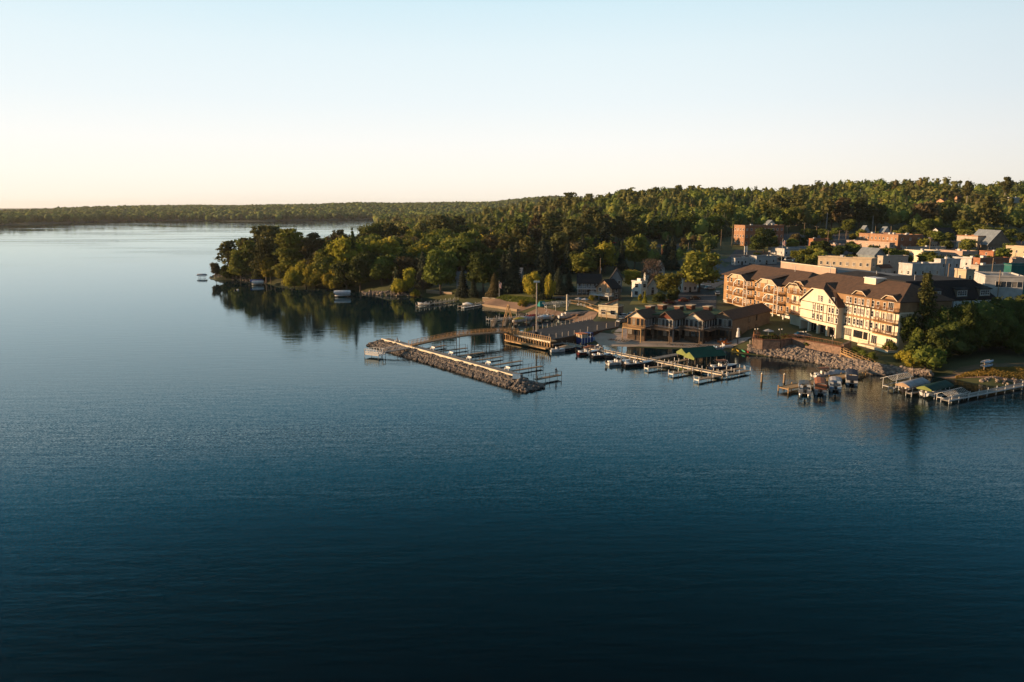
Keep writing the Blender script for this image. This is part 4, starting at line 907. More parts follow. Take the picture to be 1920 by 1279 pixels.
TB('small white house with many windows in the trees left of the red-topped hall',1761,1764,1790,452,437,'wsiding','gable_x','roofd',wins=(2,0,4),w1=10)
TB('red-roofed snack stand behind the cream building and hotel roof',1640,1652,1668,512,502,'wsiding','gable_x','roofr',wins=(1,1,1),dist=322)
# houses on the hill
for a in ((1753,1770,1776,388,377,'tan house catching orange light on the hill'),(1792,1796,1802,380,371,'small pale tower-like house on the hill beside a leafy tree')): gb('house',a[5],'house',*a[:5],'osiding','gable_x','roofr',wins=(1,1,1),rise=2,dist=650 if a[0]<1780 else 700)
for a in ((1838,1842,1862,384,374,'long pale building with white roof on the hill, left of three'),(1852,1856,1880,388,380,'low pale building on the hill, lowest of three white roofs'),(1888,1892,1912,382,371,'white-roofed building on the hill, right of three')): gb('house',a[5],'building',*a[:5],'wsiding','flat','white',wins=(1,0,3),dist=700)
for a in ((1205,1208,1216,425,411,'orange-lit house peeking from the hillside wood above the road'),(1150,1153,1160,440,428,'blue gabled house on the wooded rise beyond the shore'),(1238,1242,1256,478,462,'red and white shop with tall blue panels on the road below the wood'),(1186,1190,1200,456,449,'small orange roadside shop in the gap of the wood')): gb('house',a[5],'house',*a[:5],'osiding' if 'orange' in a[5] else 'bsiding' if 'blue gabled' in a[5] else 'brick','gable_y' if 'gabled' in a[5] else 'flat','roofr',wins=(1,1,2),rise=2.5,ang=-5,w1=9)
# ================= vehicles
CARM={}
def car(p,ang,col,label,van=False,group=None):
    k=(col,van)
    if k not in CARM:
        L_,W_=(4.7,1.85) if not van else (5.2,2.0);hh=.95 if not van else 1.05;B=MB()
        sec=[(-L_/2,.45,.7,.82),(-L_/2+.25,.25,hh-.06,.95),(-L_*.2,.22,hh,1),(L_*.18,.22,hh,1),(L_/2-.5,.22,hh-.13,.96),(L_/2,.4,.68,.78)]
        B.loft([[(x,-W_/2*s,z0),(x,W_/2*s,z0),(x,W_/2*s,z1),(x,-W_/2*s,z1)] for x,z0,z1,s in sec],col)
        r0,r1=(-L_*.38,L_*.2) if not van else (-L_*.49,L_*.26);top=1.48 if not van else 1.95
        B2=MB();B2.loft([[(r0,-W_*.45,hh),(r0,W_*.45,hh),(r0+.45,W_*.38,top-.05),(r0+.45,-W_*.38,top-.05)],[(r1,-W_*.45,hh),(r1,W_*.45,hh),(r1-.75,W_*.38,top-.05),(r1-.75,-W_*.38,top-.05)]],'glass')
        B3=MB();B3.box(r0+.42,r1-.72,-W_*.39,W_*.39,top-.045,top+.02,col)
        Wm=MB();Wm.tube((0,-.12,0),(0,.12,0),.34,'black',n=12);Wm.tube((0,-.13,0),(0,.13,0),.2,'metal',n=10)
        CARM[k]=(B.mesh('body'),B2.mesh('cabin_glass'),B3.mesh('roof'),Wm.mesh('wheel'),L_,W_)
    a,b,c,d,L_,W_=CARM[k];t=thing('parked_car' if not van else 'parked_van',label,'car' if not van else 'van',(p.x,p.y,p.z+.08),R(ang),group)
    link('body',a,t);link('cabin_glass',b,t);link('roof',c,t)
    for x in(-L_*.3,L_*.3):
        for y in(-W_/2+.1,W_/2-.1): link('wheel',d,t,(x,y,.34))
    return t
for px,py,ang,col,lab,van in ((1318,541,10,'gel','white car parked on the street behind the big street tree, left one of two',0),(1331,543,10,'gel','white car parked on the street behind the big street tree, right one of two',0),(1345,553,80,'silver','silver car at the left corner of the hotel',0),(1303,562,25,'trail','dark car on the sloping street above the beach units',0),(1283,566,25,'maroon','dark red car on the sloping street below the dark car',0),(1255,570,25,'maroon','reddish car low on the sloping street',0),(1170,596,30,'gel','white car parked beside the yellow cabin',0),(1168,605,35,'silver','pale silver car behind the leftmost balcony',0),(1187,594,20,'silver','silver car in the shade right of the yellow cabin',0),
    (1480,489,5,'gel','white pickup car in the car park left of the cream building',1),(1494,491,5,'lblue','pale blue car in the car park left of the cream building',0),(1506,491,5,'silver','silver car in the middle of the car park behind the hotel',0),(1518,492,5,'silver','silver car at the right end of the car park behind the hotel',0),(1466,487,5,'trail','black car next to the flagpole',0),
    (1513,440,0,'silver','silver car at the left end of the upper car park row',0),(1521,440,0,'navy','navy car in the upper car park row',0),(1532,440,0,'silver','second silver car of the upper car park row',0),(1540,440,0,'gel','white car in the upper car park row',0),(1548,440,0,'lblue','light blue car at the right end of the upper row',0),(1563,457,30,'silver','car parked alone by the red-brown brick building',0),
    (1800,470,0,'tealc','teal car parked behind the pink shop',0),(1812,470,0,'tealc','green car parked behind the pink shop, next to the teal one',0),(1822,472,0,'gel','white van parked behind the pink shop',1),(1914,449,0,'gel','white van beside the steel-roofed hall',1),
    (1505,632,0,'silver','silver car under the overhang between the beach units and the hotel',0),(1150,457,0,'red','red car on the road in the gap of the wood',0),(1195,460,0,'red','bright red truck on the road in the gap of the wood',1),(1172,462,0,'gel','white car on the road in the gap of the wood',0),(1920,540,60,'trail','dark car by the curb right of the arched shop',0)):
    car(T(px,py) if (px,py)!=(1170,596) else T(px,py),ang,col,lab,bool(van))
# ================= poles and flags
def pole(px,yB,yT,label,cross=True,dist=None,m='wood',r=.16,box=False,lamp_=False):
    if dist: d=ray(px,yT);t_=dist/d[1];p=Vector((d[0]*t_,dist,Z(d[0]*t_,dist)))
    else: p=T(px,yB)
    h=topz(px,yT,p)-p.z;t=thing('utility_pole' if not lamp_ else 'street_lamp',label,'utility pole' if not lamp_ else 'lamp',p,R(14));B=MB();B.tube((0,0,-.2),(0,0,h),r,m,r*.7);part(B,'pole',t)
    if cross:
        B=MB();B.bar((-1.2,0,h-.5),(1.2,0,h-.5),.12,.14,m);
        for x in(-1.1,0,1.1): B.tube((x,0,h-.43),(x,0,h-.2),.06,'metal')
        part(B,'crossarm',t)
    if box: B=MB();B.tube((.35,0,h*.6),(.35,0,h*.6+.9),.25,'metal');part(B,'transformer',t)
    if lamp_: B=MB();B.bar((0,0,h-.05),(2,0,h+.2),.08,.08,m);B.box(1.8,2.5,-.15,.15,h+.1,h+.25,'lampw');part(B,'lamp_head',t)
    return t
for a in ((1125,540,484,'tall slim pole with a small transformer above the blue lake house',False,None,True),(1351,470,430,'leaning pale pole at the left of the town',False,None,False),(1372,462,421,'pole at the left corner of the orange brick building',False,None,False),(1410,430,404,'thin pole behind the orange brick building',False,None,False),(1464,430,404,'thin pole above the right end of the orange brick building',False,None,False),(1476,447,423,'pole left of the upper car park',True,None,False),(1507,447,418,'tall pole at the left end of the upper car park',True,None,False),(1530,447,424,'sunlit pole in the middle of the upper car park',True,None,False),(1551,464,432,'pole at the right of the low red-brown building',True,None,False),(1572,462,432,'pole right of the upper car park, second from the brick building',True,None,False),(1585,458,432,'pole left of the large brick block',True,None,False),(1640,450,424,'thin pole on the left of the large brick block roof',False,None,False),(1669,450,424,'stout pale pole behind the large brick block',False,None,False),(1745,480,445,'heavy pole with crossarm between the large brick block and the hall',True,400,False),(1798,482,456,'pale pole by the cars behind the pink shop',False,390,False),(1863,520,484,'pale pole with transformer in front of the brown block',False,285,True),(1875,470,450,'thin pole in front of the gabled hall',False,430,False),(1775,512,478,'slim pole rising among the white buildings',False,300,False),(1780,508,494,'pole with a white base behind the mansard roof',False,262,False),(1876,560,507,'pole with signs beside the white arched shop',False,222,False),(1290,480,455,'pole in the gap of the wood by the road',False,None,False),(1058,448,424,'thin pale pole in the wood above the dark spruces',False,None,False),(1193,452,428,'pole above the roadside shops in the wood',True,None,False),(1166,470,448,'low pole by the road in the gap of the wood',False,None,False),(1667,500,470,'pole behind the taupe building',False,350,False)):
    pole(a[0],a[1],a[2],a[3],cross=a[4],dist=a[5],box=a[6])
pole(1417,466,454,'curved-arm street lamp on the lawn before the orange brick building',cross=False,lamp_=True,m='metal',r=.1)
pole(1518,466,454,'curved-arm street lamp near the low red-brown building',cross=False,lamp_=True,m='metal',r=.1)
def sign_tower():
    p=T(1398,478);t=thing('sign_pylon','white slatted pylon sign on the corner left of the flagpole','sign',p,R(14));h=topz(1398,461,p)-p.z
    B=MB()
    for x in(-.8,.8): B.box(x-.12,x+.12,-.12,.12,-.2,h,'alu')
    part(B,'post',t)
    for k in range(4):
        B=MB();B.box(-.95,.95,-.2,.2,h*(.3+.17*k),h*(.42+.17*k),'white');part(B,'panel',t)
sign_tower()
def flagpole(px,yB,yT,label,dist=None,small=False):
    if dist: d=ray(px,yT);t_=dist/d[1];p=Vector((d[0]*t_,dist,Z(d[0]*t_,dist)))
    else: p=T(px,yB)
    h=topz(px,yT,p)-p.z;t=thing('flagpole',label,'flagpole',p,R(-20));B=MB();B.tube((0,0,-.2),(0,0,h),.1,'alu',.05);B.ball((0,0,h+.08),.12,'yel');part(B,'pole',t)
    # limp flag: wavy cloth hanging in folds, striped, blue canton
    fw,fh=(1.0,2.4);B=MB();n=13
    for s in range(n):
        x0,x1=fw*s/n,fw*(s+1)/n
        for k in range(6):
            z0,z1=h-.3-fh*k/6,h-.3-fh*(k+1)/6
            f=lambda x,z:(x+.05,.12*math.sin(x*9+z*1.3),z-.5*x)
            B.add([f(x0,z0),f(x1,z0),f(x1,z1),f(x0,z1)],[(0,1,2,3)],'navy' if (k<2 and s<6) else('red' if s%2 else 'white'))
    part(B,'flag',t)
flagpole(1468,492,448,'tall flagpole with a hanging striped flag behind the hotel, by the parked cars',dist=340)
flagpole(936,557,527,'flagpole with a drooping red and white flag on the lawn by the spruces')
# ================= terraces, walls in front of the hotel
def polywall(name,label,cat,pts,z0,z1,th,m,capm=None,railm=None):
    P=[G(px,py,z0) for px,py in pts];o=P[0].copy();o.z=0;t=thing(name,label,cat,o);B=MB()
    for i,(a,b) in enumerate(zip(P,P[1:])):
        a,b=a-o,b-o;a.z=b.z=(z1-1)/2;B.bar(a,b,th,z1+1-.004*i,m)
    part(B,'wall',t)
    if capm:
        B=MB()
        for a,b in zip(P,P[1:]):
            a,b=a-o,b-o;a.z=b.z=z1+.06;B.bar(a,b,th+.2,.14,capm)
        part(B,'coping',t)
    if railm:
        B=MB();Q=[]
        for a in P: q=a-o;q.z=z1+.1;Q.append(q)
        rail(B,Q,m=railm,h=1.1,step=.5,thin=.05);part(B,'railing',t)
    return t
polywall('terrace_wall','curved red-brown block wall of the round terrace with orange sunlit end','wall',[(1424,636),(1412,641),(1413,648),(1430,650),(1462,651),(1486,647)],2.2,4.1,.6,'stone','roofr','rail')
polywall('terrace_wall','long brown block terrace wall in front of the hotel arcade','wall',[(1486,647),(1500,649),(1540,656),(1578,664)],2.4,4.2,.7,'stone','roofr','rail')
polywall('terrace_wall','short brown block wall turning back to the hotel at the stair head','wall',[(1578,663),(1592,657)],2.4,4.8,.8,'stone')
polywall('garden_wall','low cream garden wall under the right end of the hotel','wall',[(1600,660),(1640,668),(1668,668)],1.9,2.5,.5,'cream')
polywall('patio_edging','thin pale edging between the sand and the patios of the beach units','edging',[(1160,623),(1180,628),(1205,633),(1230,631),(1250,634),(1262,639),(1275,636),(1310,639),(1325,641)],1.0,1.15,.25,'concrete')
polywall('seawall','long low sunlit timber seawall under the lawn by the spruces','seawall',[(905,560),(935,562),(975,567),(1012,571)],2.2,2.65,.4,'wood','cream')
polywall('seawall','lower sandy timber seawall at the water below the lawn','seawall',[(905,573),(935,577),(970,583)],.3,.95,.5,'wood')
polywall('seawall','pale low shore wall above the leftmost small dock','seawall',[(800,548),(848,553)],1.8,2.8,.5,'wood','concrete')
polywall('retaining_wall','golden timber retaining wall beside the boat yard','wall',[(1068,577),(1090,580),(1112,587),(1126,592)],2.2,4.0,.5,'wood2',None,'wood2')
for a in ((1500,1508,1522,476,468,'low grey shed left of the small town trees, near the long white building','bsiding','flat','roofg'),(1700,1706,1722,462,453,'tiny pale house behind the right end of the large brick block','wsiding','gable_x','roofg'),(1738,1743,1756,466,457,'low tan shed between the large brick block and the red-topped hall','tan','flat','roofg'),(1676,1680,1694,486,476,'narrow dark-roofed shop at the corner of the pink building','beige','flat','roofd'),(1752,1757,1770,478,470,'small white office beside the heavy pole','wsiding','flat','roofg'),(1858,1862,1878,482,474,'low brown garage in front of the gabled hall','brick','flat','roofd'),(1560,1566,1584,470,460,'low pink garage between the red-brown brick building and the pink building','pink','flat','roofg'),(1846,1852,1872,497,488,'grey flat shop above the brown block','bsiding','flat','roofg'),(1905,1910,1930,508,498,'dark roofed shop at the right edge above the teal building','beige','gable_x','roofd')):
    TB(a[5],*a[:5],a[6],a[7],a[8],wins=(1,1,3),w1=9)
# ================= rocks
RK=[]
def rocks():
    for k in range(7):
        rg=np.random.default_rng(40+k);V,Fc=ico(2);V=V*(1+rg.normal(0,.13,(len(V),1)));V*=np.array([1.2,.9,.75]);V=np.clip(V,-.95,.95)
        me=bpy.data.meshes.new('boulder');me.from_pydata(V.tolist(),[],Fc.tolist());me.materials.append(M['rock']);RK.append((me,V,Fc))
rocks()
M['rock3']=mat('breakwater_rock',(.24,.20,.17),(.085,.075,.066),scale=1.3,bump=.5,rough=.9)
RKD=[]
for me,V,Fc in RK:
    m2=me.copy();m2.materials[0]=M['rock3'];RKD.append((m2,V,Fc))
def wet(m):
    "dark wet band where the lake laps the stones"
    nt=m.node_tree;N=nt.nodes;L=nt.links;b=N['Principled BSDF'];g_=N.new('ShaderNodeNewGeometry');s_=N.new('ShaderNodeSeparateXYZ');L.new(g_.outputs['Position'],s_.inputs[0])
    r_=N.new('ShaderNodeMapRange');r_.inputs[1].default_value=.12;r_.inputs[2].default_value=.4;r_.inputs[3].default_value=.35;r_.inputs[4].default_value=1;L.new(s_.outputs['Z'],r_.inputs[0])
    h_=N.new('ShaderNodeHueSaturation');L.new(b.inputs['Base Color'].links[0].from_socket,h_.inputs['Color']);L.new(r_.outputs[0],h_.inputs['Value']);L.new(h_.outputs[0],b.inputs['Base Color'])
def rockfield(pts,nind,label,group,stuff,dark=False):
    pts.sort(key=lambda p:-p[3]/math.hypot(p[0],p[1]));g=random.Random(5)
    for (x,y,z,s) in pts[:nind]:
        o=link('boulder',(RKD if dark else RK)[g.randrange(7)][0],None,(x,y,z));o.scale=(s,s,s);o.rotation_euler=(g.uniform(-.5,.5),g.uniform(-.5,.5),g.uniform(0,6));tag(o,label,'boulder',group)
    c=Cloud()
    for (x,y,z,s) in pts[nind:]:
        _,V,Fc=RK[g.randrange(7)];m=Matrix.Rotation(g.uniform(0,6.28),3,'Z')@Matrix.Rotation(g.uniform(-.6,.6),3,'X');c.add((V*s)@np.array(m).T+np.array([x,y,z]),Fc)
    tag(link('rubble',c.mesh('rubble',M['rock3' if dark else 'rock2'])),stuff,None,kind='stuff')
M['rock2']=mat('rubble_rock',(.34,.27,.21),(.12,.10,.09),scale=1.1,bump=.5,coord='Object',rough=.9)
for k_ in('rock','rock2','rock3'): wet(M[k_])
g=random.Random(3)
# breakwater core + rocks + walkway
A=G(715,635.5,1.9);Bq=G(964,704.4,1.9);dv=(Bq-A);LB=dv.length;dv.normalize();nv=Vector((-dv.y,dv.x,0))  # nv: to the marina side
if nv.x<0: nv=-nv
DW=2.6
t=thing('breakwater','long rock breakwater walkway lying out in the lake with a sunlit edge','breakwater',(A.x,A.y,0),math.atan2(dv.y,dv.x))
sg=1 if Vector((-dv.y,dv.x,0)).dot(nv)>0 else -1
B=MB();B.prism([(-1,-3.5*sg),(LB+7,-3.2*sg),(LB+8,0),(LB+5,DW*sg+2.6*sg),(LB-2,DW*sg+.3*sg),(-1,DW*sg+.3*sg)],-2.5,.25,'rock3');B.prism([(0,-1.7*sg),(LB+2,-1.7*sg),(LB+2,DW*sg),(0,DW*sg)],.25,1.35,'rock3');part(B,'core',t)
B=MB();B.box(0,LB,.31*sg,DW*sg,1.4,1.85,'greyd');part(B,'walkway',t)
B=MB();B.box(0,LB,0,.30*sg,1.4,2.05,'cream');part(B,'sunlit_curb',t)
pts=[]
for i in range(2300):
    u=g.uniform(-3,LB+8);r=g.random();off=-(.3+r*3.3)
    if u<0 or u>LB+1: off=g.uniform(-3.6,3.0)
    k=abs(off)/4 if off<0 else abs(off)/4
    if u>LB+1: k=max(k,(u-LB-1)/8)
    if u<0: k=max(k,-u/4)
    p=A+dv*u+nv*off;pts.append((p.x,p.y,1.5-1.75*k+g.uniform(-.15,.2),g.uniform(.25,.6)))
for i in range(110):
    u=g.uniform(0,LB);p=A+dv*u+nv*(DW+g.uniform(.1,.9));pts.append((p.x,p.y,g.uniform(-.1,.7),g.uniform(.3,.5)))
rockfield(pts,150,'dark grey boulder in the rock slope of the breakwater','boulders of the breakwater','loose rock making up the slopes of the breakwater',dark=True)
# shore riprap
def strip(top,bot,n,z0,z1,smin=.35,smax=.85):
    o=[]
    for _ in range(n):
        k=g.random()*(len(top)-1);i=int(k);f=k-i
        a=Vector(G(*top[i],z1)).lerp(G(*top[i+1],z1),f);b=Vector(G(*bot[i],z0)).lerp(G(*bot[i+1],z0),f);v=g.random();p=a.lerp(b,v)
        zt=max(p.z,Z(p.x,p.y)+.05);o.append((p.x,p.y,zt+g.uniform(-.15,.15),g.uniform(smin,smax)))
    return o
pts=strip([(1404,648),(1440,650),(1484,650),(1523,659),(1577,666),(1610,676),(1650,684)],[(1404,664),(1440,669),(1484,675),(1523,681),(1577,694),(1625,702),(1660,706)],2300,-.1,2.0,.22,.60)
pts+=strip([(1650,685),(1700,690),(1745,697)],[(1660,705),(1700,704),(1750,707)],330,-.1,1.4,.3,.6)
rockfield(pts,150,'tan boulder in the rock bank below the hotel','boulders of the bank below the hotel','loose tan rock covering the bank below the hotel')
pts=strip([(680,545),(740,550),(790,553)],[(680,553),(740,556),(790,557)],160,-.1,.9,.4,.8)+strip([(395,517),(440,520),(500,528)],[(395,523),(440,526),(500,532)],120,-.1,.7,.3,.7)+strip([(1840,712),(1900,715),(1930,716)],[(1840,720),(1900,724),(1930,725)],60,0,.5,.2,.5)
rockfield(pts,0,'','','loose stones along the wooded shoreline and the small beach')
# ================= docks
POSTM={}
def dock(name,label,a,b,wd,z=.7,posts=3.,ph=.5,m='greyd',edge=None,railm=None,group=None,cat='dock',zb=None,frame=True,pm='alu',pr=.07):
    P=G(*a,z) if len(a)==2 else Vector(a);Q=G(*b,z if zb is None else zb) if len(b)==2 else Vector(b)
    o=Vector((P.x,P.y,0));d=Q-P;L_=math.hypot(d.x,d.y);t=thing(name,label,cat,o,math.atan2(d.y,d.x),group);z2=Q.z
    B=MB();B.bar((0,0,P.z-.09),(L_,0,z2-.09),wd,.18,m)
    part(B,'deck',t)
    if edge:
        B=MB()
        for s in(-1,1): B.bar((0,s*(wd/2+.03),P.z-.05),(L_,s*(wd/2+.03),z2-.05),.06,.26,edge)
        part(B,'edge_board',t)
    n=max(1,round(L_/posts))
    key=(round(P.z,1),ph,pm,pr)
    if key not in POSTM: 
        pb=MB();pb.tube((0,0,-2.5-P.z),(0,0,ph),pr,pm,n=7);POSTM[key]=pb.mesh('post')
    for i in range(n+1):
        zz=P.z+(z2-P.z)*i/n
        for s in(-1,1): link('post',POSTM[key],t,(L_*i/n,s*(wd/2+.10),zz))
    if railm:
        B=MB()
        for s in(-1,1): rail(B,[(0,s*(wd/2-.05),P.z),(L_,s*(wd/2-.05),z2)],m=railm,step=.45)
        part(B,'railing',t)
    return t,L_,P,Q
# arched footbridge
def footbridge():
    a=G(769,647.5,2.0);b=G(968,622,2.6);o=Vector((a.x,a.y,0));d=b-a;L_=math.hypot(d.x,d.y)
    t=thing('footbridge','long slightly arched timber footbridge with railings from the wharf to the breakwater','bridge',o,math.atan2(d.y,d.x));n=26
    zf=lambda u:2.0+.6*u+1.0*math.sin(math.pi*u);lat=lambda u:-1.2*math.sin(math.pi*u)*0
    B=MB()
    for i in range(n): B.bar((L_*i/n,0,zf(i/n)-.15),(L_*(i+1)/n,0,zf((i+1)/n)-.15),2.0,.35,'wood')
    part(B,'deck',t)
    for s in(-1,1):
        B=MB()
        for i in range(n): rail(B,[(L_*i/n,s,zf(i/n)),(L_*(i+1)/n,s,zf((i+1)/n))],m='wood2',h=1.15,step=.4,post=.12,thin=.05)
        part(B,'railing',t)
    for i in range(1,7):
        B=MB();u=i/7
        for s in(-1,1): B.tube((L_*u,s*.85,-2.5),(L_*u,s*.85,zf(u)-.3),.08,'dwood',n=7)
        B.bar((L_*u,-1,zf(u)-.4),(L_*u,1,zf(u)-.4),.2,.2,'dwood')
        if u>.15: part(B,'pier_bent',t)
footbridge()
# fishing platform at wharf head
def head():
    a=G(967,628,2.2);b=G(1033,641,2.2);o=Vector((a.x,a.y,0));d=b-a;L_=math.hypot(d.x,d.y);t=thing('fishing_pier','two-level golden timber fishing pier along the lake end of the wharf','pier',o,math.atan2(d.y,d.x))
    nvv=-1
    B=MB();B.box(-1,L_,-.2,2.4,2.0,2.25,'wood2');part(B,'upper_deck',t)
    B=MB();rail(B,[(-1,-.1,2.25),(L_,-.1,2.25)],m='wood2',h=1.3,step=.9,post=.2,thin=.16);B.bar((-1,-.22,2.05),(L_,-.22,2.05),.1,.5,'cream');part(B,'upper_railing',t)
    B=MB();B.box(-2,L_+.6,-2.6,-.3,.35,.6,'wood2');B.bar((-2,-2.65,.55),(L_+.6,-2.65,.55),.12,.35,'wood2');part(B,'lower_deck',t)
    for i in range(15):
        B=MB();x=-1+(L_+1)*i/14;B.box(x-.13,x+.13,-.45,-.2,-2,2.0,'wood2');part(B,'pile',t)
    B=MB()
    for i in range(5):
        for y in(0,.9,1.8): B.tube((-3.4+i*.9,-1+y,-2.5),(-3.4+i*.9,-1+y,2.9),.17,'wood2',n=8)
    B.box(-3.6,.2,-1.4,1.2,.3,.5,'wood2');part(B,'pile_cluster',t)
    B=MB();B.box(-4,-.5,-1.3,3.2,2.0,2.3,'wood2');rail(B,[(-4,-1.3,2.3),(-.5,-1.3,2.3)],m='wood2',h=1.2,thin=.1);part(B,'corner_deck',t)
head()
# platform left of the breakwater
t,L_,P,Q=dock('fishing_platform','small white floating platform with white fence left of the breakwater',(690,662),(716,665),2.8,z=.8,edge='white',m='white',ph=.0,posts=6,cat='platform')
B=MB();rail(B,[(0,-1.4,.8),(L_,-1.4,.8),(L_,1.4,.8),(0,1.4,.8),(0,-1.4,.8)],m='white',h=1.4,step=.8,post=.14,thin=.1)
for z in(1.1,1.5): B.bar((0,-1.42,z),(L_,-1.42,z),.06,.2,'white')
part(B,'fence',t)
dock('gangway','narrow railed gangway over the rocks to the white floating platform',(716,661),(768,652),1.1,z=1.0,zb=1.9,railm='white',posts=8,ph=-.3,cat='gangway')
for i,(a,b) in enumerate((((790,655),(835,647)),((812,660),(875,652)),((853,668),(907,660)),((882,677),(941,668)),((915,686),(978,676)),((948,697),(1016,686)))):
    o_=('nearest the footbridge','second from the footbridge','third from the footbridge','fourth from the footbridge','fifth from the footbridge','sixth, nearest the angler dock')[i]
    t,L_,P,Q=dock('finger_dock','thin slip dock behind the breakwater, '+o_,a,b,.9,z=.6,posts=4,ph=1.0,m='wood',pm='dmetal',pr=.05,group='finger docks behind the breakwater')
    B=MB();B.bar((0,.45,1.5),(L_,.45,1.5),.05,.05,'dmetal');part(B,'handrail',t)
t,L_,P,Q=dock('finger_dock','short dock at the right end of the breakwater where the angler stands',(1004,711),(1049,702.5),1.3,z=.8,posts=4,ph=.9,m='wood',pm='dmetal',pr=.05)
B=MB();rail(B,[(0,-.6,.8),(L_,-.6,.8)],m='dmetal',h=1.0,step=1.2);part(B,'railing',t)
# benches on the breakwater
def bench(p,ang,label):
    t=thing('bench',label,'bench',p,ang,'white benches on the breakwater');B=MB();B.box(-.8,.8,-.22,.2,.40,.46,'white');part(B,'seat',t)
    B=MB();B.box(-.8,.8,.2,.25,.5,.85,'white');part(B,'backrest',t)
    for x in(-.75,.75): B=MB();B.box(x-.05,x+.05,-.22,.28,0,.42,'white');part(B,'leg',t)
for i,(px,py) in enumerate(((811,656),(845,665.5),(879,674.5),(915,684),(951,694))):
    bench(G(px,py,1.85),math.atan2(dv.y,dv.x),('white bench on the breakwater, first from the footbridge','second white bench on the breakwater from the footbridge','middle white bench on the breakwater','fourth white bench on the breakwater from the footbridge','white bench on the breakwater nearest its right end')[i])
t=thing('notice_board','pale blue board facing the lake at the right end of the breakwater','sign',G(968.5,712,1.4),R(-20));B=MB();B.box(-.95,.95,-.05,.05,.2,1.35,'lblue');part(B,'panel',t);B=MB();B.box(-.9,-.8,.052,.12,-1,1.3,'wood');B.box(.8,.9,.052,.12,-1,1.3,'wood');part(B,'post',t)
# right marina docks
dock('main_dock','long main dock with pale edge running from the wharf corner past the moored boats',(1058,643),(1216,674),1.8,z=.8,edge='cream',ph=.7,pm='wood',pr=.1)
dock('main_dock','outer main dock with pale edge continuing past the green boat canopies',(1216.2,674.1),(1358,702),1.8,z=.8,edge='cream',ph=.7,pm='wood',pr=.1)
dock('beach_dock','grey dock running from the beach corner down to the main dock',(1347,650),(1222,672.5),2.0,z=.85,ph=.3,pm='dmetal')
dock('link_dock','short timber ramp joining the fishing pier to the main dock',(1034,646),(1058,642.5),1.2,z=.9,ph=.3,pm='wood')
for a,b,l in (((1212,690),(1262,684),'open white-tipped slip dock left of the green canopies'),((1258,700.5),(1312,691),'second slip dock with white posts below the green canopies'),((1306,711.5),(1358,702),'outermost left slip dock with a white end frame'),((1360,703),(1402,694),'long slip dock reaching right from the end of the outer main dock'),((1342,697),(1391,690),'slip dock beside the moored runabout on the right'),((1250,680),(1287,674),'slip dock leading under the green canopies'),((1100,661),(1120,655),'short slip dock by the wake boats'),((1168,681),(1186,674),'short slip dock between the two large boats')):
    t,L_,P,Q=dock('slip_dock',l,a,b,1.3,z=.7,posts=4,ph=.8,pm='white',pr=.09,m='wood')
    B=MB();B.bar((0,-.8,.6),(0,.8,.6),.12,.3,'white');part(B,'end_frame',t)
# stairs to the right marina
def stairs():
    a=G(1579,661,3.0);b=G(1637,686,1.0);o=Vector((a.x,a.y,0));d=b-a;L_=math.hypot(d.x,d.y);t=thing('timber_stairs','long golden timber stairs with railings coming down over the rocks','stairs',o,math.atan2(d.y,d.x));n=14
    for s in(-.7,.7):
        B=MB();B.bar((0,s,2.9),(L_,s,.9),.1,.35,'wood2');part(B,'stringer',t)
        B=MB();rail(B,[(0,s,3.0),(L_,s,1.0)],m='wood2',h=1.2,step=1.6,post=.14,thin=.1);B.bar((0,s,3.6),(L_,s,1.6),.06,.12,'wood2');part(B,'railing',t)
    B=MB()
    for i in range(n): z=2.95-2*(i+.5)/n;B.box(L_*i/n+.02,L_*(i+1)/n-.02,-.64,.64,z-.05,z,'wood');
    part(B,'treads',t)
    B=MB();B.box(L_,L_+3,-1.3,1.3,.8,1.0,'wood2');part(B,'landing',t)
    for i in range(6):
        for s in(-.7,.7): B=MB();B.box(L_*i/5-.1,L_*i/5+.1,s-.1,s+.1,-2,2.8-2*i/5,'wood2');part(B,'post',t)
stairs()
dock('gangway','short timber gangway from the stair foot to the pontoon dock',(1640,688),(1606,699),1.3,z=.9,m='wood',posts=3,ph=.2,pm='wood2',cat='gangway')
dock('pontoon_dock','tan plank dock behind the moored pontoon boats with a white end post',(1469,727.5),(1608,699),2.4,z=.9,m='wood2',edge='wood2',posts=5,ph=.4,pm='wood2',pr=.14)
for px,py in((1537,722),(1566,716),(1580,712)): pass
def pile(px,py,yt,label):
    p=G(px,py,0);h=topz(px,yt,p);t=thing('mooring_pile',label,'pile',p,0);B=MB();B.tube((0,0,-2.5),(0,0,h),.28,'wood',.24,9);B.tube((0,0,h),(0,0,h+.25),.26,'cream',.1,9);part(B,'pile_shaft',t)
pile(1428,716,701,'lone round mooring pile standing in open water left of the pontoon boats')
pile(1470,718,702,'round mooring pile at the tip of the pontoon dock')
dock('shore_dock','long narrow grey dock running out from the grassy beach at the right',(1772,750),(1925,719.5),1.5,z=.7,m='greyd',edge='alu',posts=3.2,ph=.5)
dock('shore_dock','short grey dock branch behind the green-covered lift',(1768,731),(1812,742),1.3,z=.7,m='greyd',edge='alu',posts=4,ph=.6)
dock('shore_dock','small dock piece between the empty frame and the white-covered boat',(1671,728),(1690,724),1.1,z=.7,m='greyd',posts=3,ph=.3)
dock('shore_dock','small dock piece between the white cover and the green cover',(1704,737),(1728,733),1.1,z=.7,m='greyd',posts=3,ph=.3)
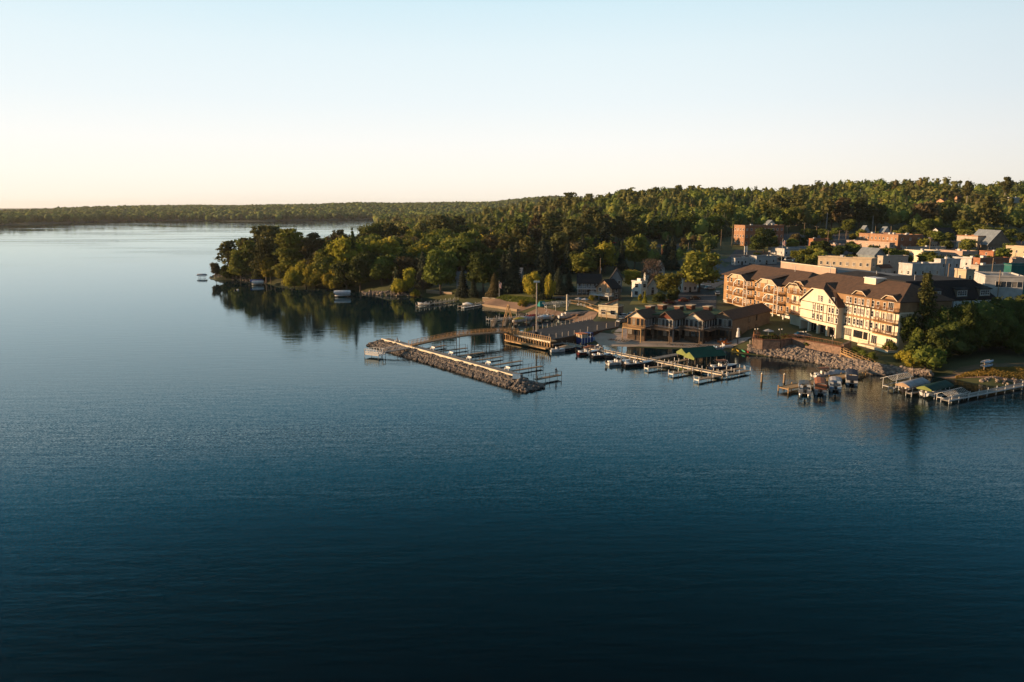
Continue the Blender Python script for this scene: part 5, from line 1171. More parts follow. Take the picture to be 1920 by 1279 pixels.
# small docks by the peninsula
dock('small_dock','low dock with many posts reaching out left below the shore wall',(783,573),(856,562),1.6,z=.7,m='wood',edge='cream',posts=3,ph=1.1)
dock('small_dock','pair of pale planks forming the dock left of the seawall',(862,574.5),(905,567),1.6,z=.7,m='wood',edge='cream',posts=4,ph=.5)
dock('small_dock','white landing at the tip of the seawall',(868,577),(903,571),1.0,z=.5,m='white',posts=6,ph=.3)
dock('marina_dock','long pale dock with many posts behind the footbridge',(914,598.5),(1060,586),1.6,z=.7,m='concrete',edge='cream',posts=4,ph=.9)
dock('marina_dock','second pale dock just in front of the long marina dock',(922,601),(985,595),1.2,z=.7,m='concrete',edge='cream',posts=4,ph=.7)
for i,(a,b) in enumerate((((924,612),(930,601)),((945,611),(950,599)),((966,609),(972,597.5)),((990,606),(996,595)),((1012,603),(1020,593)),((1034,599),(1040,590)))):
    dock('slip_dock','short slip with pale posts off the long marina dock, '+('first from the left','second from the left','third from the left','fourth from the left','fifth from the left','last, nearest the ramp')[i],a,b,.9,z=.6,m='wood',posts=3.2,ph=1.5,pm='wood',pr=.08,group='slips of the marina behind the footbridge')
# ================= boats
def hull(B,L_,W_,hf,m,mi='gel',free=.0):
    "lofted V hull, bow towards +x; dark inner well"
    st=[(-.5,.92,.9,.9),(-.3,1,.95,.95),(0,1,1,1),(.22,.86,1.05,.9),(.38,.52,1.12,.6),(.47,.2,1.2,.3),(.5,.03,1.24,.1)]
    rings=[]
    for u,w_,h_,k in st: rings.append([(u*L_,-w_*W_/2,hf*h_),(u*L_*.985,-w_*W_/2*.8,.12),(u*L_*.97,0,-.25*k),(u*L_*.985,w_*W_/2*.8,.12),(u*L_,w_*W_/2,hf*h_)])
    B.loft(rings,m,cap=False,close=False);B.add(rings[0],[(0,1,2,3,4)],m)
    top=[(u*L_,-w_*W_/2,hf*h_) for u,w_,h_,k in st]+[(u*L_,w_*W_/2,hf*h_) for u,w_,h_,k in reversed(st)]
    for i in range(len(st)-1):
        a,b=st[i],st[i+1]
        for s in(-1,1):
            B.bar((a[0]*L_,s*a[1]*W_/2,hf*a[2]),(b[0]*L_,s*b[1]*W_/2,hf*b[2]),.12,.09,mi)
    return st
def motor(B,x,y=0,m='black'):
    B.loft([[(x-.05,y-.2,.75),(x-.05,y+.2,.75),(x-.05,y+.17,1.35),(x-.05,y-.17,1.35)],[(x-.55,y-.22,.75),(x-.55,y+.22,.75),(x-.5,y+.16,1.42),(x-.5,y-.16,1.42)]],m);B.box(x-.4,x-.2,y-.06,y+.06,-.6,.75,m);B.box(x-.5,x-.1,y-.16,y+.16,.02,.06,m)
def runabout(p,ang,label,col='navy',L_=6.2,cover=None,tower=False,W_=2.3,z=0,bimini=None):
    t=thing('motorboat',label,'boat',(p.x,p.y,z),R(ang));B=MB();hull(B,L_,W_,.85,col);part(B,'hull',t)
    B=MB();B.prism([(-L_*.48,-W_*.42),(L_*.15,-W_*.44),(L_*.4,-W_*.2),(L_*.46,0),(L_*.4,W_*.2),(L_*.15,W_*.44),(-L_*.48,W_*.42)],.45,.6,'tcanvas' if not cover else cover)
    B.loft([[(L_*.1,-W_*.43,.8),(L_*.1,W_*.43,.8),(L_*.1,W_*.3,.95),(L_*.1,-W_*.3,.95)],[(L_*.44,-W_*.13,1.0),(L_*.44,W_*.13,1.0),(L_*.44,W_*.1,1.05),(L_*.44,-W_*.1,1.05)]],'gel');part(B,'deck',t)
    if cover:
        B=MB();rr=[]
        for u,w_,h_ in((-.5,.8,.9),(-.35,.95,1.15),(-.05,.98,1.55),(.12,.95,1.5),(.3,.7,1.2),(.47,.2,1.1)): rr.append([(u*L_,-w_*W_/2,.86),(u*L_,-w_*W_*.3,.86+(h_-.86)*.8),(u*L_,0,h_),(u*L_,w_*W_*.3,.86+(h_-.86)*.8),(u*L_,w_*W_/2,.86)])
        B.loft(rr,cover,cap=False,close=False);B.add(rr[0],[(0,1,2,3,4)],cover);part(B,'cover',t,smooth=True)
    else:
        B=MB();B.ext([(L_*.08,-W_*.4,.9),(L_*.16,0,.92),(L_*.08,0,1.45),(0,-W_*.36,1.4)],(.03,0,0),'glass');B.ext([(L_*.08,W_*.4,.9),(L_*.16,0,.92),(L_*.08,0,1.45),(0,W_*.36,1.4)],(.03,0,0),'glass');part(B,'windshield',t)
        for y in(-.55,.55):
            B=MB();B.box(-L_*.1,-L_*.02,y-.28,y+.28,.6,1.0,'gel');B.box(-L_*.13,-L_*.1,y-.28,y+.28,.6,1.35,'gel');part(B,'seat',t)
        B=MB();B.box(-L_*.42,-L_*.33,-W_*.38,W_*.38,.6,1.0,'gel');part(B,'stern_bench',t)
    if tower:
        B=MB()
        for s in(-1,1): B.tube((-.3,s*W_*.45,.85),(.5,s*W_*.36,2.2),.06,'metal');B.tube((1.2,s*W_*.42,.9),(.5,s*W_*.36,2.2),.06,'metal')
        B.tube((.5,-W_*.36,2.2),(.5,W_*.36,2.2),.07,'metal');part(B,'tower',t)
    if bimini:
        B=MB();rr=[[(x,-W_*.45,2.05),(x,-W_*.25,2.25),(x,0,2.32),(x,W_*.25,2.25),(x,W_*.45,2.05)] for x in(-L_*.3,-L_*.12,L_*.06)];B.loft(rr,bimini,cap=False,close=False)
        for s in(-1,1): B.tube((-L_*.1,s*W_*.46,.9),(-L_*.3,s*W_*.45,2.05),.03,'metal');B.tube((-L_*.1,s*W_*.46,.9),(L_*.06,s*W_*.45,2.05),.03,'metal')
        part(B,'bimini',t)
    B=MB();motor(B,-L_*.5);part(B,'outboard_motor',t)
    return t
def pontoon(p,ang,label,fence='silver',top='bcloth',L_=7.2,full=False,z=0,cover=None):
    t=thing('pontoon_boat',label,'boat',(p.x,p.y,z),R(ang));W_=2.5
    for s in(-1,1):
        B=MB();B.tube((-L_/2,s*.85,.12),(L_/2-.9,s*.85,.12),.33,'metal',n=12);B.tube((L_/2-.9,s*.85,.12),(L_/2,s*.85,.32),.33,'metal',.06,n=12);part(B,'pontoon',t,smooth=True)
    B=MB();B.box(-L_/2,L_/2-.1,-W_/2,W_/2,.46,.56,'greyd');B.box(-L_/2-.02,L_/2-.08,-W_/2-.03,W_/2+.03,.48,.54,'alu');part(B,'deck',t)
    B=MB()
    for a in((-L_/2+.5,L_/2-.4,-W_/2+.03,-W_/2+.07),(-L_/2+.5,L_/2-.4,W_/2-.07,W_/2-.03),(L_/2-.44,L_/2-.4,-W_/2+.07,W_/2-.07),(-L_/2+.46,-L_/2+.5,-W_/2+.07,-.4),(-L_/2+.46,-L_/2+.5,.4,W_/2-.07)): B.box(*a,.6,1.15,fence);B.box(a[0]-.02,a[1]+.02,a[2]-.02,a[3]+.02,1.152,1.2,'alu')
    part(B,'fence_panels',t)
    if not cover:
        for a in((-L_/2+.55,-L_/2+1.8,-W_/2+.1,-W_/2+.7),(L_/2-2.4,L_/2-.5,-W_/2+.1,-W_/2+.7),(L_/2-2.4,L_/2-.5,W_/2-.7,W_/2-.1),(-L_/2+.55,-L_/2+1.8,W_/2-.7,W_/2-.1)):
            B=MB();B.box(*a,.56,.98,'gel');part(B,'bench_seat',t)
        B=MB();B.box(-.1,.4,.3,.95,.56,1.35,'gel');B.box(-.9,-.4,.35,.9,.56,1.3,'gel');part(B,'helm',t)
        B=MB();x0,x1=(-L_/2+.3,.6) if not full else (-L_/2+.3,L_/2-.6)
        rr=[[(x,-W_/2+.02,2.35),(x,-W_*.3,2.56),(x,0,2.64),(x,W_*.3,2.56),(x,W_/2-.02,2.35)] for x in(x0,(x0+x1)/2,x1)];B.loft(rr,top,cap=False,close=False);B.loft([[(q[0],q[1],q[2]-.06) for q in r_] for r_ in rr],top,cap=False,close=False);part(B,'canopy',t)
        B=MB()
        for s in(-1,1):
            for a,b in((x0,-1.2),(x1,-.6),((x0+x1)/2,-.9)): B.tube((a,s*(W_/2-.03),2.35),(b,s*(W_/2-.03),1.2),.03,'metal',n=5)
        part(B,'canopy_frame',t)
        if full:
            B=MB();B.box(x0-.01,x0+.01,-W_/2+.05,W_/2-.05,1.2,2.34,top);part(B,'curtain',t)
    else:
        B=MB();rr=[]
        for u,k in((-.5,.55),(-.4,.95),(0,1.05),(.35,.9),(.48,.6)): rr.append([(u*L_,-W_/2-.05,.95),(u*L_,-W_*.42,1.2+.35*k),(u*L_,0,1.35+.5*k),(u*L_,W_*.42,1.2+.35*k),(u*L_,W_/2+.05,.95)])
        B.loft(rr,cover,cap=False,close=False);B.add(rr[0],[(0,1,2,3,4)],cover);B.add(rr[-1],[(0,1,2,3,4)],cover);part(B,'cover',t,smooth=True)
    B=MB();motor(B,-L_/2-.05);part(B,'outboard_motor',t)
    return t
def facing(p): return math.degrees(math.atan2(p.y,p.x))
Pn=G(1508,735,0);pontoon(Pn,facing(Pn)+3,'silver pontoon boat with dark canopy, leftmost of the four in front of the dock','silver','black')
Pn=G(1537,734,0);pontoon(Pn,facing(Pn)+3,'pontoon boat closed in with rust and grey canvas, second of the four','silver','rcanvas',full=True)
Pn=G(1565,728,0);pontoon(Pn,facing(Pn)+3,'open blue and white pontoon boat with a light bow frame, third of the four','lblue','gcloth',L_=7.5)
Pn=G(1596,717,0);pontoon(Pn,facing(Pn)+3,'pontoon boat with tall dark blue canvas, nearest the timber stairs','gel','bcloth',full=True)
Pn=G(1548,706,0);runabout(Pn,18,'white wake boat with a tower moored behind the pontoon dock','gel',7.2,tower=True,W_=2.5,bimini='rcanvas')
Pn=G(1567,705,0);runabout(Pn,20,'blue-grey covered boat moored beside the white wake boat','silver',6.5,cover='gcloth')
Pn=G(1160,683,0);runabout(Pn,22,'white outboard boat moored left of the long dark-hulled fishing boat','gel',6.8,tower=True,W_=2.5)
Pn=G(1197,685,0);runabout(Pn,20,'long dark-hulled fishing boat with a white stripe, largest at the main dock','trail',8.6,W_=2.6)
Pn=G(1062,657,0);runabout(Pn,15,'boat under a brown cover nearest the wharf corner','trail',5.5,cover='tcanvas')
Pn=G(1046,660,0);runabout(Pn,12,'small white skiff by the fishing pier corner','gel',4.2,W_=1.7)
Pn=G(1103,664,0);runabout(Pn,18,'maroon wake boat in the middle of the main dock','maroon',6.4,W_=2.4)
Pn=G(1109,657,0);runabout(Pn,18,'boat with a rust coloured cover tight against the main dock','gel',5.2,cover='rcanvas',W_=2.1)
Pn=G(1127,670,0);runabout(Pn,18,'dark boat right of the maroon wake boat','trail',5.6,W_=2.3)
Pn=G(1356,691,0);runabout(Pn,16,'navy and white runabout with a tower right of the green canopies','navy',7.6,W_=2.5,tower=True,bimini='rcanvas')
def pwc(p,ang,label,col):
    t=thing('jet_ski',label,'jet ski',(p.x,p.y,0),R(ang));B=MB();rr=[]
    for u,w_,h_ in((-.5,.8,.45),(-.2,1,.5),(.2,.95,.6),(.4,.55,.6),(.5,.1,.5)): rr.append([(u*3.1,-w_*.55,h_*.8),(u*3.1,-w_*.35,0),(u*3.1,w_*.35,0),(u*3.1,w_*.55,h_*.8),(u*3.1,0,h_)])
    B.loft(rr,col);part(B,'hull',t,smooth=True);B=MB();B.box(-1.2,.2,-.22,.22,.5,.85,'black');part(B,'seat',t);B=MB();B.box(.25,.6,-.25,.25,.6,1.0,col);B.tube((.35,-.4,1.05),(.35,.4,1.05),.04,'black');part(B,'handlebar',t)
for px,py,c,l in((1144,672,'trail','black jet ski moored between the dark boat and the white outboard boat'),(1123,661,'trail','black jet ski close to the main dock behind the dark boat')): pwc(G(px,py),20,l,c)
pwc(G(1124,652),120,'small white jet ski at the water edge of the beach','gel')
# boats in the far marina
runabout(G(975,607),25,'yellow-covered boat in the marina behind the footbridge','gel',5.6,cover='yel',z=.8)
runabout(G(985,604),25,'grey-green covered boat beside the yellow one behind the footbridge','gel',5.6,cover='gcloth',z=.6)
runabout(G(1000,600),15,'bright red-covered boat beside the tall light mast','gel',6,cover='red',z=.6)
runabout(G(1020,601),15,'white-covered boat right of the tall light mast','gel',5.5,cover='gel',z=.6)
runabout(G(1029,596),15,'small green boat at the end of the marina slips','lgreen',4.6)
# boats at the peninsula
def lift(p,ang,label,top=None,L_=7.5,W_=3.2,z=2.4,frame_only=False,boat=None,endm=None):
    t=thing('boat_lift',label,'boat lift',(p.x,p.y,0),R(ang))
    for x in(-L_*.35,L_*.35):
        for y in(-W_/2,W_/2): B=MB();B.tube((x,y,-2.5),(x,y,z),.07,'alu');part(B,'post',t)
    B=MB()
    for x in(-L_*.35,L_*.35): B.bar((x,-W_/2,.6),(x,W_/2,.6),.12,.14,'alu')
    for y in(-W_/2,W_/2): B.bar((-L_*.35,y,.6),(L_*.35,y,.6),.1,.12,'alu')
    part(B,'lower_frame',t)
    B=MB();n=12
    for i in range(n+1):
        x=-L_/2+L_*i/n;B.bar((x,-W_/2,z),(x,0,z+.7),.05,.05,'alu');B.bar((x,0,z+.7),(x,W_/2,z),.05,.05,'alu')
    for y,zz in((-W_/2,z),(W_/2,z),(0,z+.7)): B.bar((-L_/2,y,zz),(L_/2,y,zz),.08,.08,'alu')
    part(B,'canopy_frame',t)
    if top:
        B=MB();rr=[[(x,-W_/2-.1,z-.25-.0*k),(x,-W_/2-.08,z+.05),(x,-W_*.28,z+.5*k),(x,0,z+.85*k),(x,W_*.28,z+.5*k),(x,W_/2+.08,z+.05),(x,W_/2+.1,z-.25)] for x,k in((-L_/2-.3,.75),(-L_/2+.2,1),(0,1.05),(L_/2-.2,1),(L_/2+.3,.75))]
        B.loft(rr,top,cap=False,close=False);part(B,'canopy',t,smooth=True)
        for r_ in(rr[0],rr[-1]): B=MB();B.add(r_,[tuple(range(7))],endm or top);part(B,'canopy_end',t)
    return t
lift(G(379,521),0,'boat lift with a grey-green canopy off the tip of the peninsula','gcloth',4.6,2.4,1.5)
lift(G(482,534),15,'boat lift with a blue canopy and white ends under the left trees','blue',6.0,2.6,1.9,endm='gel')
lift(G(642,556),10,'boat lift with a pale canopy beside the willows','gel',6.8,2.8,2.0)
pontoon(G(484,534.5),15,'white pontoon boat under the blue canopy at the peninsula','gel','gcloth',L_=6,z=.5,cover='gel')
pontoon(G(643,556.5),10,'pontoon boat under the pale canopy beside the willows','silver','gcloth',L_=7,z=.5,cover='gcloth')
runabout(G(795,572),165,'white boat lying at the outer end of the small dock with many posts','gel',5.5)
runabout(G(877,573.5),165,'small boat with a pale cover beside the twin-plank dock','gel',4.5,cover='gel')
for px,py,l in((441,545,'dark buoy nearest the peninsula, left one of two'),(446,544,'pale small buoy right of the dark one off the peninsula')):
    t=thing('buoy',l,'buoy',G(px,py),0);B=MB();B.ball((0,0,.15),.55,'black' if 'dark' in l[:5] else 'gel',.8);part(B,'float',t,smooth=True)
# green double canopy
for px,py,l in((1307,674,'green gabled boat canopy, left and farther one of two'),(1322,681,'green gabled boat canopy, right and nearer one of two')):
    p=G(px,py,0);t=thing('boat_canopy',l,'canopy',p,R(22));L_=10;W_=4.5;z=2.1;B=MB()
    for s in(-1,1): B.ext([(-L_/2,s*W_/2,z),(L_/2,s*W_/2,z),(L_/2,0,z+1.2),(-L_/2,0,z+1.2)],(0,0,.08),'gcanvas')
    part(B,'canopy_roof',t);B=MB();B.ext([(-L_/2-.02,-W_/2,z-.5),(-L_/2-.02,W_/2,z-.5),(-L_/2-.02,W_/2,z+.02),(-L_/2-.02,0,z+1.2),(-L_/2-.02,-W_/2,z+.02)],(-.05,0,0),'gend');part(B,'canopy_end',t)
    for x in(-L_/2+.3,0,L_/2-.3):
        for y in(-W_/2+.1,W_/2-.1): B=MB();B.tube((x,y,-2.5),(x,y,z),.08,'wood');part(B,'post',t)
# right lifts
Pl=G(1680,727);lift(Pl,33,'empty boat lift with a bare curved canopy frame, leftmost at the right beach',None,8,3.0,2.4)
Pl=G(1710,735);lift(Pl,33,'boat lift with a rounded white canopy between the bare frame and the green canopy','gcloth',7.8,3.0,2.0,endm='tcanvas')
Pl=G(1752,742);lift(Pl,33,'boat lift with a dark green canopy with gold-lit end','dgc',8.4,3.0,2.1,endm='gend')
Pl=G(1783,749);lift(Pl,33,'empty lift with bare ribs behind the end of the long shore dock',None,8,3,1.4)
Pl=G(1747,743);runabout(Pl,33,'white-hulled boat hanging under the dark green canopy','gel',6.5,z=.5)
Pl=G(1708,736);runabout(Pl,33,'dark boat hanging under the rounded white canopy','trail',6.0,z=.5)
# kayaks and small craft on the beach
def kayak(px,py,ang,col,label,L_=3.2,z=None,cat='kayak',name='kayak',W_=.75):
    p=T(px,py) if z is None else G(px,py,z);t=thing(name,label,cat,(p.x,p.y,p.z+.15),R(ang));B=MB();rr=[]
    for u,w_ in((-.5,.06),(-.35,.6),(-.1,1),(.1,1),(.35,.6),(.5,.06)): rr.append([(u*L_,-w_*W_/2,.22),(u*L_,-w_*W_/3,0),(u*L_,w_*W_/3,0),(u*L_,w_*W_/2,.22),(u*L_,0,.36)])
    B.loft(rr,col);part(B,'hull',t,smooth=True);B=MB();B.box(-.35,.45,-.2,.2,.33,.40,'black');part(B,'cockpit',t)
kayak(1376,657,60,'yel','yellow kayak lying slantwise, leftmost of the four by the rocks',4.0);kayak(1383,659,85,'yel','golden kayak pointing at the water, second of the four')
kayak(1394,660,90,'lgreen','green kayak pointing at the water, third of the four');kayak(1401,661,85,'red','red kayak nearest the rocks')
def pedal(px,py,ang,col,label,z=None):
    p=T(px,py) if z is None else G(px,py,z);t=thing('pedal_boat',label,'pedal boat',(p.x,p.y,p.z+.1),R(ang));B=MB()
    for s in(-.55,.55): B.loft([[(x,s-.28*k,.05),(x,s+.28*k,.05),(x,s+.3*k,.5),(x,s-.3*k,.5)] for x,k in((-1.6,.6),(-.8,1),(.8,1),(1.7,.35))],col)
    B.box(-1.4,1.2,-.4,.4,.4,.52,'gel');part(B,'hull',t)
    for s in(-.5,.5): B=MB();B.box(-.9,-.3,s-.25,s+.25,.52,.72,col);B.box(-1.05,-.9,s-.25,s+.25,.52,1.1,col);part(B,'seat',t)
pedal(1361,646,20,'orange','orange pedal boat on the beach behind the pale blue one');pedal(1356,643,160,'orange','second orange pedal boat, farther from the water');pedal(1362,652,10,'gel','white pedal boat at the water edge below the orange ones');pedal(1346,656,25,'lblue','light blue and white pedal boat floating by the beach dock',z=0)
# blue lifeguard style hut with steps
def hut():
    p=T(1096,640);t=thing('rental_hut','small blue and white hut with an orange roof edge below the wharf','hut',p,R(35));B=MB();B.box(-2.2,2.2,-1.2,1.2,-.5,1.3,'blue');part(B,'wall',t)
    B=MB();B.box(-2.25,-2.2,-1.2,1.2,1.3,2.4,'tan');B.box(-2.2,-.2,-1.25,-1.2,1.3,2.4,'tan');B.box(-2.4,.1,-1.4,1.4,2.4,2.6,'orange');part(B,'upper_panel',t)
    for x in(-2.1,-1,0.1,1.2,2.1): B=MB();B.box(x-.1,x+.1,-1.32,-1.2,-.5,2.6,'white' if x<2 else 'blue');part(B,'post',t)
    B=MB();B.box(.2,2.3,-1.25,1.25,2.4,2.5,'blue');B.box(2.25,3.6,-.6,.6,-.2,.9,'lblue');part(B,'roof',t)
hut()
# toy lighthouse lamp
p=T(1383,646);t=thing('lighthouse_lamp','short white lighthouse-shaped lamp on a dark post by the rocks','lamp',p,0);B=MB();B.tube((0,0,0),(0,0,2.2),.12,'dmetal');part(B,'post',t);B=MB();B.tube((0,0,2.2),(0,0,4.0),.62,'white',.4,12);part(B,'body',t);B=MB();B.tube((0,0,4.0),(0,0,4.5),.3,'lampw',.3,10);B.tube((0,0,4.5),(0,0,4.9),.5,'white',.04,10);part(B,'lantern',t)
# kayak rack at the right beach
p=T(1849,694);t=thing('canoe_rack','rack holding blue-grey canoes at the edge of the dark trees','rack',p,R(35));B=MB()
for x in(-1.2,1.2): B.box(x-.07,x+.07,-.6,.6,0,.1,'wood');B.box(x-.07,x+.07,-.07,.07,.1,2.4,'wood');B.bar((x,-.6,1.0),(x,.6,1.0),.08,.08,'wood');B.bar((x,-.6,1.9),(x,.6,1.9),.08,.08,'wood')
part(B,'frame',t)
kp=p
for i,(z,y) in enumerate(((1.1,-.4),(1.1,.4),(2.0,-.4),(2.0,.4))):
    a=R(35);o=(kp.x-math.sin(a)*y,kp.y+math.cos(a)*y,kp.z+z)
    t=thing('canoe',('lower front','lower back','upper front','upper back')[i]+' pale canoe on the rack by the dark trees','canoe',o,a);B=MB();rr=[]
    for u,w_ in((-.5,.06),(-.35,.6),(-.1,1),(.1,1),(.35,.6),(.5,.06)): rr.append([(u*4.6,-w_*.4,0),(u*4.6,-w_*.28,.3),(u*4.6,w_*.28,.3),(u*4.6,w_*.4,0)])
    B.loft(rr,'gcloth' if i%2 else 'lblue');part(B,'hull',t)
# A-frame hoist, sailboat, yard lifts
p=G(953,599,0);t=thing('boat_hoist','pale wooden A-shaped hoist standing over the long marina dock','hoist',p,R(20));B=MB()
for s in(-1,1): B.bar((-1.6,s,-1),(0,s*.6,5.2),.25,.25,'wood2');B.bar((1.6,s,-1),(0,s*.6,5.2),.25,.25,'wood2')
B.bar((0,-.7,5.2),(0,.7,5.2),.25,.25,'wood2');part(B,'frame',t)
p=T(1063,596);t=thing('yard_pontoon','white work boat with a thick pale mast hauled out beside the boat ramp','boat',p,R(15));B=MB();hull(B,6.5,2.4,1.0,'gel');part(B,'hull',t);B=MB();B.tube((0,0,.4),(0,0,8.5),.35,'cream',.3,10);part(B,'mast',t)
B=MB();B.box(-2,.0,-.8,.8,.6,1.7,'gel');part(B,'cabin',t)
runabout(T(1082,592),10,'large boat under a dark green tarp on the ramp yard','gel',9,cover='dgc',W_=3.0,z=2.2)
for px,py,l in((1035,578,'white folded lift frame stored on the boat ramp, left one'),(1052,576,'white folded lift frame stored on the boat ramp, right one')):
    q=T(px,py);t=lift(q,10,l,None,7,3,1.6);t.location.z=q.z
p=T(1016,574);t=thing('tarp_pile','small teal tent-like tarp at the edge of the lawn','tarp',p,R(30));B=MB();B.loft([[(-1.6,-1.2,0),(1.6,-1.2,0),(1.6,1.2,0),(-1.6,1.2,0)],[(-1.1,-.1,1.9),(1.1,-.1,1.9),(1.1,.1,1.9),(-1.1,.1,1.9)]],'tealc');part(B,'tarp',t)
p=T(1047,561);t=thing('trampoline','round black trampoline with a pale rim on the shaded yard','trampoline',p,0);B=MB();B.tube((0,0,.75),(0,0,.82),2.3,'black',n=20);part(B,'mat',t);B=MB()
for i in range(20):
    a,b=i*math.pi/10,(i+1)*math.pi/10;B.bar((2.4*math.cos(a),2.4*math.sin(a),.82),(2.4*math.cos(b),2.4*math.sin(b),.82),.25,.08,'silver')
part(B,'rim',t)
for i in range(6): B=MB();a=i*math.pi/3;B.tube((2.4*math.cos(a),2.4*math.sin(a),0),(2.4*math.cos(a),2.4*math.sin(a),.8),.05,'metal');part(B,'leg',t)
# patio chairs and fire table in front of units
def chair(px,py,ang,label,m='wood',group='low garden chairs on the unit patios'):
    p=T(px,py);t=thing('garden_chair',label,'chair',p,R(ang),group);B=MB();B.ext([(-.35,-.35,.4),(.35,-.35,.4),(.35,.35,.3),(-.35,.35,.3)],(0,0,.06),m);part(B,'seat',t);B=MB();B.ext([(-.35,.35,.3),(.35,.35,.3),(.3,.65,1.1),(-.3,.65,1.1)],(0,.05,0),m);part(B,'backrest',t)
    for x in(-.33,.33): B=MB();B.box(x-.04,x+.04,-.35,-.28,0,.6,m);part(B,'leg',t)
for i,(px,py) in enumerate(((1232,632),(1238,633),(1244,632),(1287,636),(1293,637),(1299,636),(1352,640),(1358,640))): chair(px,py,180+25*(i%3-1),'low garden chair on the patio before the '+('second' if i<3 else 'third' if i<6 else 'fourth')+' beach unit','gcloth',group='garden chairs before the '+('second' if i<3 else 'third' if i<6 else 'fourth')+' beach unit')
# white picnic chairs in the boat yard
for i,(px,py) in enumerate(((1084,574),(1090,574),(1096,576),(1107,575))): chair(px,py,160,'white garden chair on the grass above the golden retaining wall','white','white garden chairs above the golden wall')
def umbrella(px,py,label):
    p=T(px,py);t=thing('patio_umbrella',label,'umbrella',p,0);B=MB();B.tube((0,0,0),(0,0,2.6),.05,'alu');part(B,'pole',t);B=MB();n=8
    V=[(0,0,2.7)]+[(1.6*math.cos(i*math.pi/4),1.6*math.sin(i*math.pi/4),2.1) for i in range(n)];B.add(V,[(0,1+i,1+(i+1)%n) for i in range(n)],'gcloth');part(B,'canopy',t)
umbrella(1085,571,'grey patio umbrella in the boat yard garden, left one');umbrella(1097,572,'grey patio umbrella in the boat yard garden, right one');umbrella(1440,634,'closed-in grey umbrella on the round terrace')
# seaweed / driftwood on the beach
for i,(px,py,s) in enumerate(((1148,638,1.2),(1165,640,3),(1270,648,3.2),(1310,650,3))):
    g2=random.Random(i);p=T(px,py);B=MB()
    for k in range(26):
        x,y=g2.gauss(0,s*.5),g2.gauss(0,s*.35);a=g2.uniform(0,3.1);l=g2.uniform(.2,.6);B.bar((x,y,.1),(x+l*math.cos(a),y+l*math.sin(a),.15),.12,.1,'dwood')
    o=part(B,'driftwood_patch',None,loc=(p.x,p.y,p.z+.1));tag(o,('small dark clump','long dark scatter','wide dark scatter','third dark scatter')[i]+' of driftwood on the grey sand '+('nearest the blue hut','right of the blue hut','below the middle gables','near the beach dock')[i],'driftwood')
# tall dry grass on the right bank
M['drygrass']=leafmat('dry_grass',(.42,.30,.07),(.26,.22,.06),tl=.4)
def tufts(name,label,quad,n,hmin,hmax,m):
    P=[T(*p) for p in quad];g3=random.Random(9);V=[];Fq=[]
    for i in range(n):
        u,v=g3.random(),g3.random();q=(P[0]*(1-u)+P[1]*u)*(1-v)+(P[3]*(1-u)+P[2]*u)*v;z=Z(q.x,q.y)
        if z<.15: continue
        a=g3.uniform(0,3.14);w_=g3.uniform(.12,.3);h=g3.uniform(hmin,hmax);dx,dy=math.cos(a)*w_,math.sin(a)*w_;lx,ly=g3.uniform(-.15,.15),g3.uniform(-.15,.15);k=len(V)
        V+= [(q.x-dx,q.y-dy,z),(q.x+dx,q.y+dy,z),(q.x+dx*.7+lx,q.y+dy*.7+ly,z+h),(q.x-dx*.7+lx,q.y-dy*.7+ly,z+h)];Fq.append((k,k+1,k+2,k+3))
    mb=MB();mb.add(V,Fq,m);tag(part(mb,name,None),label,None,kind='stuff')
tufts('dry_grass','golden dry grass on the bank behind the long shore dock',[(1790,710),(1960,722),(1960,690),(1840,694)],9000,.2,.55,M['drygrass'])
tufts('lawn_grass','rough grass along the lawn above the timber seawall',[(905,562),(1012,572),(1045,563),(940,554)],3500,.12,.3,'green')
